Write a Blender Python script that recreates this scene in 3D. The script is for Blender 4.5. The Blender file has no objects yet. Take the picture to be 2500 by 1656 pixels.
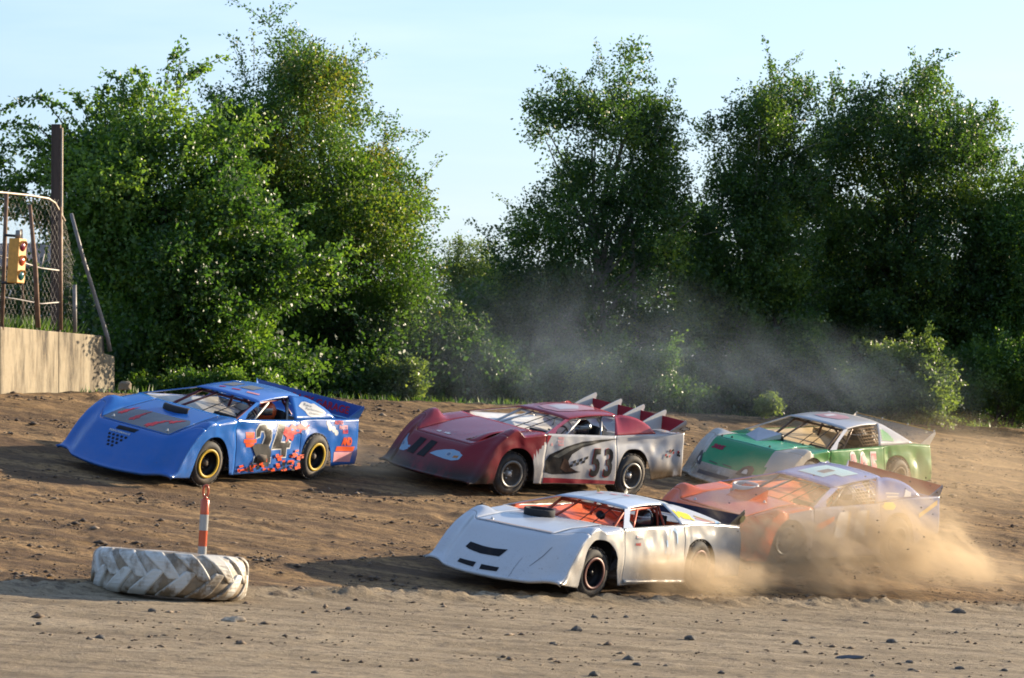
import bpy, bmesh, math, random
import numpy as np
from mathutils import Vector, Matrix

scene = bpy.context.scene
COL = scene.collection
R = math.radians

# ---------------------------------------------------------------- camera
F_PX, CX, CY, HY = 8600.0, 1250.0, 828.0, 1030.0      # focal length, centre and eye level in photograph pixels
PITCH = math.atan((HY - CY) / F_PX)
cam_data = bpy.data.cameras.new('camera')
cam_data.sensor_width = 36.0
cam_data.lens = 36.0 * F_PX / 2500.0
cam_data.clip_start, cam_data.clip_end = 0.5, 3000.0
cam_data.dof.use_dof = True
cam_data.dof.focus_distance = 52.5
cam_data.dof.aperture_fstop = 5.6
cam = bpy.data.objects.new('camera', cam_data)
COL.objects.link(cam)
cam.rotation_euler = (math.pi / 2 + PITCH, 0, 0)
scene.camera = cam

# ---------------------------------------------------------------- sun and sky
SUN_ELEV, SUN_AZ = R(13.5), R(56.5)                      # azimuth clockwise from straight ahead (+Y)
SUN_DIR = Vector((math.sin(SUN_AZ) * math.cos(SUN_ELEV), math.cos(SUN_AZ) * math.cos(SUN_ELEV), math.sin(SUN_ELEV)))
sun_data = bpy.data.lights.new('sun', 'SUN')
sun_data.energy = 5.0
sun_data.angle = R(0.5)
sun_data.color = (1.0, 0.83, 0.60)
sun = bpy.data.objects.new('sun', sun_data)
COL.objects.link(sun)
sun.rotation_euler = SUN_DIR.to_track_quat('Z', 'Y').to_euler()

world = bpy.data.worlds.new('World')
scene.world = world
world.use_nodes = True
wn, wl = world.node_tree.nodes, world.node_tree.links
wn.clear()
w_out = wn.new('ShaderNodeOutputWorld')
w_bg = wn.new('ShaderNodeBackground')
w_sky = wn.new('ShaderNodeTexSky')
w_sky.sky_type = 'NISHITA'
w_sky.sun_disc = False
w_sky.sun_elevation = SUN_ELEV
w_sky.sun_rotation = SUN_AZ
w_sky.altitude = 200.0
w_sky.air_density = 1.0
w_sky.dust_density = 1.4
w_sky.ozone_density = 2.4
w_bg.inputs['Strength'].default_value = 0.102
# faint streaky cirrus, the same all round the sky
w_tc = wn.new('ShaderNodeTexCoord')
w_map = wn.new('ShaderNodeMapping')
w_map.inputs['Scale'].default_value = (2.0, 2.0, 14.0)
w_noise = wn.new('ShaderNodeTexNoise')
w_noise.inputs['Scale'].default_value = 3.0
w_noise.inputs['Detail'].default_value = 6.0
w_ramp = wn.new('ShaderNodeValToRGB')
w_ramp.color_ramp.elements[0].position = 0.50
w_ramp.color_ramp.elements[0].color = (0, 0, 0, 1)
w_ramp.color_ramp.elements[1].position = 0.85
w_ramp.color_ramp.elements[1].color = (0.34, 0.34, 0.34, 1)
w_mix = wn.new('ShaderNodeMixRGB')
w_mix.inputs['Color2'].default_value = (6.5, 6.6, 7.2, 1)
wl.new(w_tc.outputs['Generated'], w_map.inputs['Vector'])
wl.new(w_map.outputs['Vector'], w_noise.inputs['Vector'])
wl.new(w_noise.outputs['Fac'], w_ramp.inputs['Fac'])
wl.new(w_ramp.outputs['Color'], w_mix.inputs['Fac'])
wl.new(w_sky.outputs['Color'], w_mix.inputs['Color1'])
w_pale = wn.new('ShaderNodeMixRGB')                        # thin high haze that pales the whole sky
w_pale.inputs['Fac'].default_value = 0.38
w_pale.inputs['Color2'].default_value = (2.2, 3.2, 5.3, 1)
wl.new(w_mix.outputs['Color'], w_pale.inputs['Color1'])
wl.new(w_pale.outputs['Color'], w_bg.inputs['Color'])
wl.new(w_bg.outputs['Background'], w_out.inputs['Surface'])

scene.view_settings.view_transform = 'Standard'
scene.view_settings.look = 'None'
scene.view_settings.exposure = 1.25
scene.view_settings.gamma = 1.0
scene.view_settings.use_curve_mapping = False
scene.render.engine = 'CYCLES'
cy = scene.cycles
cy.use_denoising = True
cy.max_bounces = 8
cy.diffuse_bounces = 3
cy.glossy_bounces = 3
cy.transmission_bounces = 4
cy.transparent_max_bounces = 16
cy.volume_bounces = 1
cy.volume_step_rate = 1.5
cy.volume_max_steps = 128
cy.use_adaptive_sampling = True
cy.adaptive_threshold = 0.015
cy.sample_clamp_indirect = 6.0
cy.filter_width = 1.8


# ---------------------------------------------------------------- helpers
def px(x, y, depth):
    """The point of the place that the photograph shows at pixel (x, y) of 2500 x 1656, at a ground distance."""
    c, s = math.cos(PITCH), math.sin(PITCH)
    u, v = (x - CX) / F_PX, (y - CY) / F_PX
    d = np.array([u, c + v * s, s - v * c])
    return d * (depth / d[1])


def tag(o, label=None, cat=None, group=None, kind=None):
    if label:
        o['label'] = label
    if cat:
        o['category'] = cat
    if group:
        o['group'] = group
    if kind:
        o['kind'] = kind
    return o


def link(name, me, mat=None, parent=None, smooth=False):
    o = bpy.data.objects.new(name, me)
    COL.objects.link(o)
    if mat is not None:
        for m in (mat if isinstance(mat, (list, tuple)) else [mat]):
            me.materials.append(m)
    if parent is not None:
        o.parent = parent
    if smooth:
        me.polygons.foreach_set('use_smooth', [True] * len(me.polygons))
    return o


def mesh_from(name, verts, faces):
    me = bpy.data.meshes.new(name)
    me.from_pydata([tuple(map(float, v)) for v in verts], [], [tuple(map(int, f)) for f in faces])
    me.update()
    return me


def mesh_np(name, verts, faces, tint=None):
    """verts n x 3, faces m x k (all of the same size k)."""
    verts = np.asarray(verts, dtype=np.float32)
    faces = np.asarray(faces, dtype=np.int32)
    me = bpy.data.meshes.new(name)
    m, k = faces.shape
    me.vertices.add(len(verts))
    me.vertices.foreach_set('co', verts.ravel())
    me.loops.add(m * k)
    me.loops.foreach_set('vertex_index', faces.ravel())
    me.polygons.add(m)
    me.polygons.foreach_set('loop_start', np.arange(0, m * k, k, dtype=np.int32))
    if tint is not None:
        at = me.attributes.new('tint', 'FLOAT', 'FACE')
        at.data.foreach_set('value', np.asarray(tint, dtype=np.float32))
    me.update(calc_edges=True)
    return me


def empty(name, loc=(0, 0, 0), parent=None):
    o = bpy.data.objects.new(name, None)
    COL.objects.link(o)
    o.location = loc
    o.empty_display_size = 0.2
    if parent is not None:
        o.parent = parent
    return o


class MB:
    """Collects simple shapes into one mesh."""
    def __init__(self):
        self.v, self.f = [], []

    def add(self, verts, faces):
        n = len(self.v)
        self.v += [tuple(map(float, p)) for p in verts]
        self.f += [tuple(i + n for i in f) for f in faces]
        return self

    def box(self, lo, hi, M=None):
        x0, y0, z0 = lo
        x1, y1, z1 = hi
        vs = [(x0, y0, z0), (x1, y0, z0), (x1, y1, z0), (x0, y1, z0), (x0, y0, z1), (x1, y0, z1), (x1, y1, z1), (x0, y1, z1)]
        if M is not None:
            vs = [M @ Vector(p) for p in vs]
        return self.add(vs, [(0, 3, 2, 1), (4, 5, 6, 7), (0, 1, 5, 4), (1, 2, 6, 5), (2, 3, 7, 6), (3, 0, 4, 7)])

    def tube(self, pts, r, n=8, caps=True):
        pts = [Vector(p) for p in pts]
        rs = r if isinstance(r, (list, tuple, np.ndarray)) else [r] * len(pts)
        vs, fs = [], []
        for i, p in enumerate(pts):
            d = (pts[min(i + 1, len(pts) - 1)] - pts[max(i - 1, 0)]).normalized()
            a = d.orthogonal().normalized() if i == 0 else (a - d * a.dot(d)).normalized()
            b = d.cross(a)
            for k in range(n):
                t = 2 * math.pi * k / n
                vs.append(p + (a * math.cos(t) + b * math.sin(t)) * rs[i])
        for i in range(len(pts) - 1):
            for k in range(n):
                fs.append((i * n + k, i * n + (k + 1) % n, (i + 1) * n + (k + 1) % n, (i + 1) * n + k))
        if caps:
            fs.append(tuple(range(n))[::-1])
            fs.append(tuple(range((len(pts) - 1) * n, len(pts) * n)))
        return self.add(vs, fs)

    def lathe(self, prof, n=32, M=None, closed=False):
        """prof: list of (radius, height) turned round the local Z axis."""
        vs, fs = [], []
        k = len(prof)
        for j in range(n):
            t = 2 * math.pi * j / n
            for r, h in prof:
                p = Vector((r * math.cos(t), r * math.sin(t), h))
                vs.append(M @ p if M is not None else p)
        for j in range(n):
            for i in range(k if closed else k - 1):
                fs.append((j * k + i, ((j + 1) % n) * k + i, ((j + 1) % n) * k + (i + 1) % k, j * k + (i + 1) % k))
        return self.add(vs, fs)

    def grid(self, P):
        """P: rows x cols x 3"""
        P = np.asarray(P)
        h, w = P.shape[:2]
        return self.add(P.reshape(-1, 3), [(i * w + j, i * w + j + 1, (i + 1) * w + j + 1, (i + 1) * w + j) for i in range(h - 1) for j in range(w - 1)])

    def build(self, name, mat=None, parent=None, smooth=False):
        return link(name, mesh_from(name, self.v, self.f), mat, parent, smooth)


def thicken(o, t, offset=0.0):
    m = o.modifiers.new('thickness', 'SOLIDIFY')
    m.thickness = t
    m.offset = offset
    return o


def soften(o, w=0.01, seg=2):
    m = o.modifiers.new('edges', 'BEVEL')
    m.width = w
    m.segments = seg
    m.limit_method = 'ANGLE'
    return o


def vhash(i, j, k, seed):
    h = (i.astype(np.int64) * 374761393 + j.astype(np.int64) * 668265263 + k.astype(np.int64) * 2147483647 + seed * 1274126177) & 0xFFFFFFFF
    h = ((h ^ (h >> 13)) * 1274126177) & 0xFFFFFFFF
    h = h ^ (h >> 16)
    return (h & 0xFFFF) / 65535.0


def vnoise(x, y, z, seed=0):
    """value noise, 0..1"""
    x, y, z = np.broadcast_arrays(np.asarray(x, float), np.asarray(y, float), np.asarray(z, float))
    i, j, k = np.floor(x), np.floor(y), np.floor(z)
    fx, fy, fz = x - i, y - j, z - k
    fx, fy, fz = [t * t * (3 - 2 * t) for t in (fx, fy, fz)]
    i, j, k = i.astype(np.int64), j.astype(np.int64), k.astype(np.int64)
    r = 0
    for a in (0, 1):
        for b in (0, 1):
            for c in (0, 1):
                w = (fx if a else 1 - fx) * (fy if b else 1 - fy) * (fz if c else 1 - fz)
                r = r + w * vhash(i + a, j + b, k + c, seed)
    return r


def smooth01(x):
    x = np.clip(x, 0, 1)
    return x * x * (3 - 2 * x)


def softplus(x, k):
    return np.where(x / k > 30, x, np.log1p(np.exp(np.minimum(x / k, 30))) * k)


# ---------------------------------------------------------------- materials
def rgba(c):
    return (c[0], c[1], c[2], 1.0)


class NT:
    """small node helper"""
    def __init__(self, name):
        self.m = bpy.data.materials.new(name)
        self.m.use_nodes = True
        self.n, self.l = self.m.node_tree.nodes, self.m.node_tree.links
        self.b = self.n['Principled BSDF']
        self.out = self.n['Material Output']
        self.tc = None

    def coord(self, scale=(1, 1, 1), rot=(0, 0, 0), kind='Object', loc=(0, 0, 0)):
        if kind == 'World':
            src = self.n.new('ShaderNodeNewGeometry').outputs['Position']
        else:
            if self.tc is None:
                self.tc = self.n.new('ShaderNodeTexCoord')
            src = self.tc.outputs[kind]
        mp = self.n.new('ShaderNodeMapping')
        mp.inputs['Scale'].default_value = scale
        mp.inputs['Rotation'].default_value = rot
        mp.inputs['Location'].default_value = loc
        self.l.new(src, mp.inputs['Vector'])
        return mp.outputs['Vector']

    def noise(self, vec, scale, detail=4.0, rough=0.55, dist=0.0):
        t = self.n.new('ShaderNodeTexNoise')
        t.inputs['Scale'].default_value = scale
        t.inputs['Detail'].default_value = detail
        t.inputs['Roughness'].default_value = rough
        t.inputs['Distortion'].default_value = dist
        self.l.new(vec, t.inputs['Vector'])
        return t.outputs['Fac']

    def ramp(self, fac, stops):
        r = self.n.new('ShaderNodeValToRGB')
        e = r.color_ramp.elements
        while len(e) < len(stops):
            e.new(0.5)
        for q, (p, c) in zip(e, stops):
            q.position = p
            q.color = rgba(c) if isinstance(c, (tuple, list)) else (c, c, c, 1)
        self.l.new(fac, r.inputs['Fac'])
        return r.outputs['Color']

    def mix(self, fac, a, b, mode='MIX'):
        m = self.n.new('ShaderNodeMixRGB')
        m.blend_type = mode
        for s, v in (('Fac', fac), ('Color1', a), ('Color2', b)):
            if isinstance(v, (int, float)):
                m.inputs[s].default_value = v if s == 'Fac' else (v, v, v, 1)
            elif isinstance(v, (tuple, list)):
                m.inputs[s].default_value = rgba(v)
            else:
                self.l.new(v, m.inputs[s])
        return m.outputs['Color']

    def math(self, op, a, b=0.0, clamp=False):
        m = self.n.new('ShaderNodeMath')
        m.operation = op
        m.use_clamp = clamp
        for s, v in ((0, a), (1, b)):
            if isinstance(v, (int, float)):
                m.inputs[s].default_value = v
            else:
                self.l.new(v, m.inputs[s])
        return m.outputs[0]

    def xyz(self, vec):
        s = self.n.new('ShaderNodeSeparateXYZ')
        self.l.new(vec, s.inputs[0])
        return s.outputs

    def bump(self, h, strength=0.3, dist=0.02):
        b = self.n.new('ShaderNodeBump')
        b.inputs['Strength'].default_value = strength
        b.inputs['Distance'].default_value = dist
        self.l.new(h, b.inputs['Height'])
        self.l.new(b.outputs['Normal'], self.b.inputs['Normal'])

    def set(self, **kw):
        for k, v in kw.items():
            s = self.b.inputs[{'color': 'Base Color', 'rough': 'Roughness', 'metal': 'Metallic', 'coat': 'Coat Weight', 'spec': 'Specular IOR Level', 'coatr': 'Coat Roughness'}[k]]
            if isinstance(v, (int, float)):
                s.default_value = v
            elif isinstance(v, (tuple, list)):
                s.default_value = rgba(v)
            else:
                self.l.new(v, s)
        return self.m


def plain(name, color, rough=0.6, metal=0.0, var=0.12, scale=6.0):
    t = NT(name)
    f = t.noise(t.coord(), scale, 5)
    dark = tuple(c * (1 - var) for c in color)
    lite = tuple(min(1, c * (1 + var)) for c in color)
    return t.set(color=t.ramp(f, [(0.3, dark), (0.7, lite)]), rough=rough, metal=metal)


DUST = (0.36, 0.26, 0.165)


def paint(name, color, dirt=0.35, mud=0.0, rough=0.20, coat=0.0, metal=0.0, mudcol=(0.075, 0.055, 0.042), mudtop=0.66, spec=0.4, specks=0.8):
    """Race car sheet metal: one colour with road dust that is heavier low down, specks and scuffs."""
    t = NT(name)
    oc = t.coord()
    z = t.xyz(oc)[2]
    fine = t.noise(oc, 22.0, 6, 0.7)
    big = t.noise(oc, 2.3, 5, 0.6)
    base = t.mix(t.ramp(big, [(0.35, 0.0), (0.75, 0.16)]), color, tuple(c * 0.72 + 0.03 for c in color))
    low = t.math('SUBTRACT', 0.75, z, True)
    d = t.math('MULTIPLY', t.math('ADD', t.math('MULTIPLY', low, 1.1), 0.15), t.ramp(t.noise(oc, 3.7, 7, 0.68), [(0.36, 0.0), (0.72, 1.0)]))
    d = t.math('MULTIPLY', d, dirt, True)
    c = t.mix(d, base, DUST)
    if mud > 0:
        mz = t.math('MULTIPLY', t.math('SUBTRACT', mudtop, z), 4.0, True)
        mm = t.math('MULTIPLY', mz, t.ramp(t.noise(t.coord((1, 1, 0.6)), 3.0, 6, 0.65), [(0.30, 0.0), (0.48, 1.0)]))
        c = t.mix(t.math('MULTIPLY', mm, mud, True), c, mudcol)
    speck = t.ramp(t.noise(oc, 60.0, 2, 0.5), [(0.665, 0.0), (0.70, 1.0)])
    sp = t.math('MULTIPLY', speck, t.math('ADD', t.math('MULTIPLY', low, 0.9), 0.06), True)
    c = t.mix(t.math('MULTIPLY', sp, specks), c, (0.06, 0.045, 0.035))
    sp2 = t.math('MULTIPLY', t.ramp(t.noise(oc, 27.0, 3, 0.6), [(0.68, 0.0), (0.72, 1.0)]), t.math('MULTIPLY', low, 1.2, True), True)
    c = t.mix(t.math('MULTIPLY', sp2, specks), c, (0.10, 0.072, 0.05))
    r = t.math('ADD', t.math('MULTIPLY', d, 0.45), t.math('ADD', t.math('MULTIPLY', fine, 0.08), rough - 0.04), True)
    sp_ = t.math('SUBTRACT', spec, t.math('MULTIPLY', d, spec * 1.1), True)
    t.bump(t.noise(oc, 5.0, 2, 0.4), 0.12, 0.03)
    return t.set(color=c, rough=r, coat=coat, coatr=0.2, metal=metal, spec=sp_)


def flat(name, color, rough=0.45):
    """decal vinyl or small painted part"""
    t = NT(name)
    oc = t.coord()
    f = t.ramp(t.noise(oc, 7.0, 6, 0.65), [(0.48, 0.0), (0.85, 0.22)])
    return t.set(color=t.mix(f, color, tuple(0.75 * c + 0.25 * q for c, q in zip(color, DUST))), rough=rough, spec=0.1)


# ---------------------------------------------------------------- terrain
PA, PB, PC = -0.1563, 0.1236, -7.8645                     # the banked corner: z = PA x + PB y + PC, seen from the eye at z = 0
BUMPS = [(0.231, 55.47, 0.069, 2.2), (0.96, 47.56, -0.027, 2.0), (-4.51, 52.2, -0.023, 2.0)]
RIM = np.array([(-300, -190.0), (-30, 36.0), (-16, 49.5), (-8.3, 57.1), (-6.6, 59.4), (-1.9, 64.5), (3.6, 69.7), (11.1, 76.6), (25, 88.0), (300, 300.0)])


def inner_y(x):
    return 40.5 + 0.782 * (np.clip(x, -60, 60) + 5.9)


def rim_y(x):
    return np.interp(x, RIM[:, 0], RIM[:, 1])


WALL_A, WALL_B, WALL_C = np.array([-8.28, 57.0]), np.array([-6.88, 61.0]), np.array([-17.0, 47.5])
WALL_TOP_A, WALL_TOP_B = 1.54, 1.475


def ground(x, y):
    x, y = np.asarray(x, float), np.asarray(y, float)
    bank = PC + PA * x + PB * y
    for bx, by, dz, s in BUMPS:
        bank = bank + dz * np.exp(-((x - bx) ** 2 + (y - by) ** 2) / (2 * s * s))
    infield = -1.93 - 0.0594 * (x + 5.9) + 0.012 * (y - inner_y(x))
    h = infield + softplus(bank - infield, 0.05)
    h = h + 0.045 * np.exp(-((y - inner_y(x) + 0.3) / 0.28) ** 2)          # low berm thrown up at the inner edge
    t = y - rim_y(x)
    h = h - (PB + 0.035) * softplus(t, 0.35)
    d = np.hypot(x, y - 58)
    h = h + (-1.6 - h) * smooth01((d - 26) / 45)
    # soil filled in behind the concrete wall
    e = (WALL_B - WALL_A) / np.linalg.norm(WALL_B - WALL_A)
    nrm = np.array([-e[1], e[0]])
    s = (x - WALL_A[0]) * nrm[0] + (y - WALL_A[1]) * nrm[1]
    along = (x - WALL_A[0]) * e[0] + (y - WALL_A[1]) * e[1]
    fill = smooth01((s - 0.12) / 0.12) * smooth01((4.1 - along) / 0.9) * smooth01((along + 1.5) / 1.5) * smooth01((9 - s) / 6)
    return h + (1.42 - h) * fill


def ground1(x, y):
    return float(ground(np.array([x]), np.array([y]))[0])


TDIR = np.array([0.79, 0.61])                             # which way the track runs past the camera


def build_ground():
    def axis(a, b, step, far0, far1, n):
        core = np.arange(a, b, step)
        lo = a - np.geomspace(step * 3, a - far0, n)[::-1]
        hi = b + np.geomspace(step * 3, far1 - b, n)
        return np.concatenate([lo, core, hi])
    xs = axis(-9.5, 13.5, 0.065, -420, 420, 24)
    ys = axis(33.0, 80.0, 0.10, -160, 700, 24)
    X, Y = np.meshgrid(xs, ys)
    Z = ground(X, Y)
    u, v = X * TDIR[0] + Y * TDIR[1], -X * TDIR[1] + Y * TDIR[0]
    track = smooth01((Y - inner_y(X)) / 0.8)
    clod = vnoise(u * 3.6, v * 4.2, 0, 3) * 0.45 + vnoise(u * 7.0, v * 8.0, 0, 4) * 0.45 + vnoise(u * 0.9, v * 2.6, 0, 5) * 0.45
    rough = np.clip(clod - 0.70, 0, 1) * 0.11
    rut = 0.010 * np.sin(v * 6.3 + 2.0 * vnoise(u * 0.12, v * 0.3, 0, 9)) * vnoise(u * 0.2, v * 0.5, 0, 8)
    fine = (vnoise(u * 5, v * 9, 0, 6) - 0.5) * 0.016 + (vnoise(u * 9, v * 10, 0, 16) - 0.5) * 0.012
    berm = np.exp(-((Y - inner_y(X) + 0.1) / 0.55) ** 2) * np.clip(vnoise(u * 4, v * 9, 0, 12) + vnoise(u * 9, v * 14, 0, 13) * 0.6 - 0.75, 0, 1) * 0.16
    Z = Z + (track * (rough + rut) + fine + berm + (1 - track) * np.clip(clod - 0.86, 0, 1) * 0.06 + 0.010 * (vnoise(u * 0.5, v * 7.0, 0, 21) - 0.5))
    h, w = X.shape
    idx = np.arange(h * w).reshape(h, w)
    faces = np.stack([idx[:-1, :-1], idx[:-1, 1:], idx[1:, 1:], idx[1:, :-1]], -1).reshape(-1, 4)
    me = mesh_np('ground', np.stack([X, Y, Z], -1).reshape(-1, 3), faces)
    a1 = me.attributes.new('track', 'FLOAT', 'POINT')
    a1.data.foreach_set('value', track.astype(np.float32).ravel())
    off = smooth01((Y - rim_y(X) + 0.2) / 0.8)
    a2 = me.attributes.new('verge', 'FLOAT', 'POINT')
    a2.data.foreach_set('value', off.astype(np.float32).ravel())
    me.polygons.foreach_set('use_smooth', np.ones(len(me.polygons), dtype=bool))

    t = NT('dirt')
    wc = t.coord((1, 1, 1), (0, 0, -math.atan2(TDIR[1], TDIR[0])))
    st = t.coord((0.5, 1.7, 1), (0, 0, -math.atan2(TDIR[1], TDIR[0])))
    st2 = t.coord((1.15, 1.35, 1), (0, 0, -math.atan2(TDIR[1], TDIR[0])))
    def attr(nm):
        a = t.n.new('ShaderNodeAttribute')
        a.attribute_name = nm
        return a.outputs['Fac']
    streak = t.noise(st, 0.85, 6, 0.62, 0.3)
    clump = t.noise(st2, 3.4, 6, 0.72, 0.4)
    grain = t.noise(wc, 26.0, 6, 0.75)
    tr = t.ramp(streak, [(0.34, (0.150, 0.088, 0.038)), (0.48, (0.298, 0.182, 0.080)), (0.64, (0.390, 0.246, 0.112))])
    tr = t.mix(t.ramp(clump, [(0.53, 0.0), (0.60, 0.65)]), tr, (0.066, 0.039, 0.022))
    inn = t.ramp(streak, [(0.34, (0.20, 0.152, 0.094)), (0.50, (0.315, 0.245, 0.155)), (0.66, (0.385, 0.305, 0.20))])
    inn = t.mix(t.ramp(clump, [(0.56, 0.0), (0.64, 0.8)]), inn, (0.097, 0.073, 0.054))
    long = t.noise(t.coord((0.10, 2.2, 1), (0, 0, -math.atan2(TDIR[1], TDIR[0]))), 1.0, 5, 0.6)
    long2 = t.noise(t.coord((0.22, 6.5, 1), (0, 0, -math.atan2(TDIR[1], TDIR[0]))), 1.0, 4, 0.6)
    tr = t.mix(t.ramp(long2, [(0.50, 0.0), (0.60, 0.55)]), tr, (0.085, 0.052, 0.028))
    inn = t.mix(t.ramp(long2, [(0.53, 0.0), (0.62, 0.40)]), inn, (0.15, 0.115, 0.08))
    tr = t.mix(t.ramp(long, [(0.48, 0.0), (0.58, 0.75)]), tr, (0.085, 0.049, 0.026))
    inn = t.mix(t.ramp(long, [(0.54, 0.0), (0.64, 0.55)]), inn, (0.132, 0.098, 0.060))
    spots = t.noise(t.coord((1.0, 1.6, 1), (0, 0, -math.atan2(TDIR[1], TDIR[0]))), 7.5, 5, 0.7)
    tr = t.mix(t.ramp(spots, [(0.525, 0.0), (0.60, 0.75)]), tr, (0.060, 0.037, 0.021))
    inn = t.mix(t.ramp(spots, [(0.55, 0.0), (0.62, 0.75)]), inn, (0.085, 0.068, 0.052))
    c = t.mix(attr('track'), inn, tr)
    c = t.mix(attr('verge'), c, (0.059, 0.047, 0.026))
    c = t.mix(t.ramp(grain, [(0.35, 0.42), (0.62, 0.0)]), c, (0.078, 0.051, 0.032))
    bh = t.math('ADD', t.math('ADD', t.math('MULTIPLY', t.math('ADD', clump, spots), 0.5), t.math('MULTIPLY', long2, 0.7)), t.math('MULTIPLY', grain, 0.5))
    t.bump(bh, 0.8, 0.07)
    t.set(color=c, rough=0.92, spec=0.2)
    o = link('ground', me, t.m)
    return tag(o, kind='structure')


build_ground()


# ---------------------------------------------------------------- concrete wall, fence, pole, signal, shed
def build_wall():
    t = NT('concrete')
    oc = t.coord()
    drip = t.noise(t.coord((3.6, 3.6, 0.7)), 1.0, 7, 0.68)
    spot = t.noise(oc, 9.0, 6, 0.7)
    c = t.ramp(drip, [(0.38, (0.055, 0.042, 0.028)), (0.47, (0.18, 0.145, 0.095)), (0.58, (0.31, 0.255, 0.17))])
    c = t.mix(t.ramp(spot, [(0.50, 0.0), (0.72, 0.65)]), c, (0.24, 0.18, 0.105))
    t.bump(spot, 0.4, 0.02)
    mat = t.set(color=c, rough=0.9)
    w = empty('concrete_wall', (WALL_A[0], WALL_A[1], 0.3))
    tag(w, 'weathered tan concrete wall along the far left edge of the dirt track', 'wall')
    e = (WALL_B - WALL_A) / np.linalg.norm(WALL_B - WALL_A)
    def block(p, q, zp, zq, name, cut=False):
        """one poured length of wall from p to q, tops zp, zq, seen face first"""
        p, q = Vector((p[0], p[1], 0)), Vector((q[0], q[1], 0))
        d = (q - p).normalized()
        n = Vector((-d.y, d.x, 0)) * 0.26
        loc = Vector(w.location)
        prof = [(0.0, -0.6, zp), (1.0, -0.6, zq)]
        L = (q - p).length
        if cut:                                            # the broken upper corner at the end
            tops = [(0, zp), (L - 0.42, zp + (zq - zp) * 0.93), (L - 0.40, zq - 0.30), (L, zq - 0.34)]
        else:
            tops = [(0, zp), (L, zq)]
        mb = MB()
        v, f = [], []
        for s, z in tops:
            b = p + d * s
            for off in (Vector((0, 0, 0)), n):
                v.append(Vector((b.x + off.x, b.y + off.y, z)) - loc)
                v.append(Vector((b.x + off.x, b.y + off.y, -1.2)) - loc)
        k = len(tops)
        for i in range(k - 1):
            a, b = i * 4, (i + 1) * 4
            f += [(a, a + 1, b + 1, b), (a + 2, b + 2, b + 3, a + 3), (a, b, b + 2, a + 2)]
        f += [(0, 2, 3, 1), ((k - 1) * 4, (k - 1) * 4 + 1, (k - 1) * 4 + 3, (k - 1) * 4 + 2)]
        mb.add(v, f)
        return mb.build(name, mat, w)
    mid = WALL_A + e * 2.1
    soften(block(WALL_A, mid - e * 0.012, WALL_TOP_A, WALL_TOP_A + (WALL_TOP_B - WALL_TOP_A) * 0.5, 'wall_section'), 0.015)
    soften(block(mid, WALL_B, WALL_TOP_A + (WALL_TOP_B - WALL_TOP_A) * 0.5, WALL_TOP_B, 'wall_section', True), 0.015)
    soften(block(WALL_C, WALL_A - np.array([0.012, 0.012]), 1.2, WALL_TOP_A, 'wall_section'), 0.015)


build_wall()

M_rust = plain('rusty_steel', (0.16, 0.095, 0.06), 0.8, 0.2, 0.4, 9)
M_pipe = plain('galvanised_pipe', (0.36, 0.30, 0.24), 0.55, 0.4, 0.3, 8)
M_grey_pipe = plain('grey_pipe', (0.20, 0.19, 0.18), 0.55, 0.3, 0.2, 8)
M_wire = plain('fence_wire', (0.30, 0.28, 0.26), 0.6, 0.5, 0.2, 8)


def build_fence():
    f = empty('chain_link_fence', (-7.9, 57.6, 1.4))
    tag(f, 'tall rusty chain link fence with a bent top rail standing on the concrete wall', 'fence')
    L = Vector(f.location)

    def tube(name, pts, r, mat):
        return MB().tube([Vector(p) - L for p in pts], r, 8).build(name, mat, f, True)

    tube('post', [px(4, 806, 57.1), px(16, 472, 57.1)], 0.035, M_rust)
    tube('post', [px(93, 800, 58.2), px(86, 650, 58.2), px(73, 500, 58.2)], [0.045, 0.04, 0.03], M_rust)
    tube('post', [px(57, 795, 58.6), px(52, 560, 58.6)], 0.022, M_rust)
    tube('post', [px(149, 806, 59.0), px(147, 505, 59.0)], 0.03, M_rust)
    tube('post', [px(183, 812, 59.6), px(182, 696, 59.6)], 0.035, M_grey_pipe)
    tube('top_rail', [px(-160, 455, 55.4), px(0, 470, 57.2), px(70, 477, 58.0), px(118, 485, 58.5), px(134, 496, 58.8), px(150, 525, 59.1), px(158, 540, 59.2)], 0.021, M_pipe)
    tube('brace', [px(174, 522, 60.0), px(200, 620, 60.2), px(262, 822, 60.6), px(269, 858, 60.65)], [0.030, 0.034, 0.038, 0.038], M_grey_pipe)
    tube('wire_strand', [px(-60, 610, 57.1), px(5, 626, 57.15), px(57, 642, 58.3), px(100, 655, 58.6), px(148, 661, 59.0)], 0.014, M_wire)
    tube('wire_strand', [px(-60, 715, 57.1), px(48, 732, 58.3), px(100, 742, 58.6), px(148, 738, 59.0)], 0.012, M_wire)
    tube('wire_strand', [px(100, 655, 58.6), px(108, 620, 58.7)], 0.012, M_wire)
    # woven netting, diagonal both ways, sagging between its ends
    def net_pt(a, b):                                      # a along the fence 0..1, b up 0..1
        bx = -70 + 252 * a
        top = 470 + 20 * a + (150 * max(0.0, a - 0.86) / 0.14)
        bot = 800 + 18 * a
        y = bot + (top - bot) * b
        return Vector(px(bx, y, 56.6 + 3.2 * a + 0.05 * math.sin(b * 5 + a * 9))) - L
    mb = MB()
    n = 26
    for sgn in (1, -1):
        for k in range(-14, n + 14):
            pts = []
            for i in range(13):
                b = i / 12
                a = (k + sgn * b * 14) / n
                if 0 <= a <= 1:
                    pts.append(net_pt(a, b))
            if len(pts) > 1:
                mb.tube(pts, 0.0011, 3, False)
    mb.build('netting', M_wire, f)


build_fence()


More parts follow.
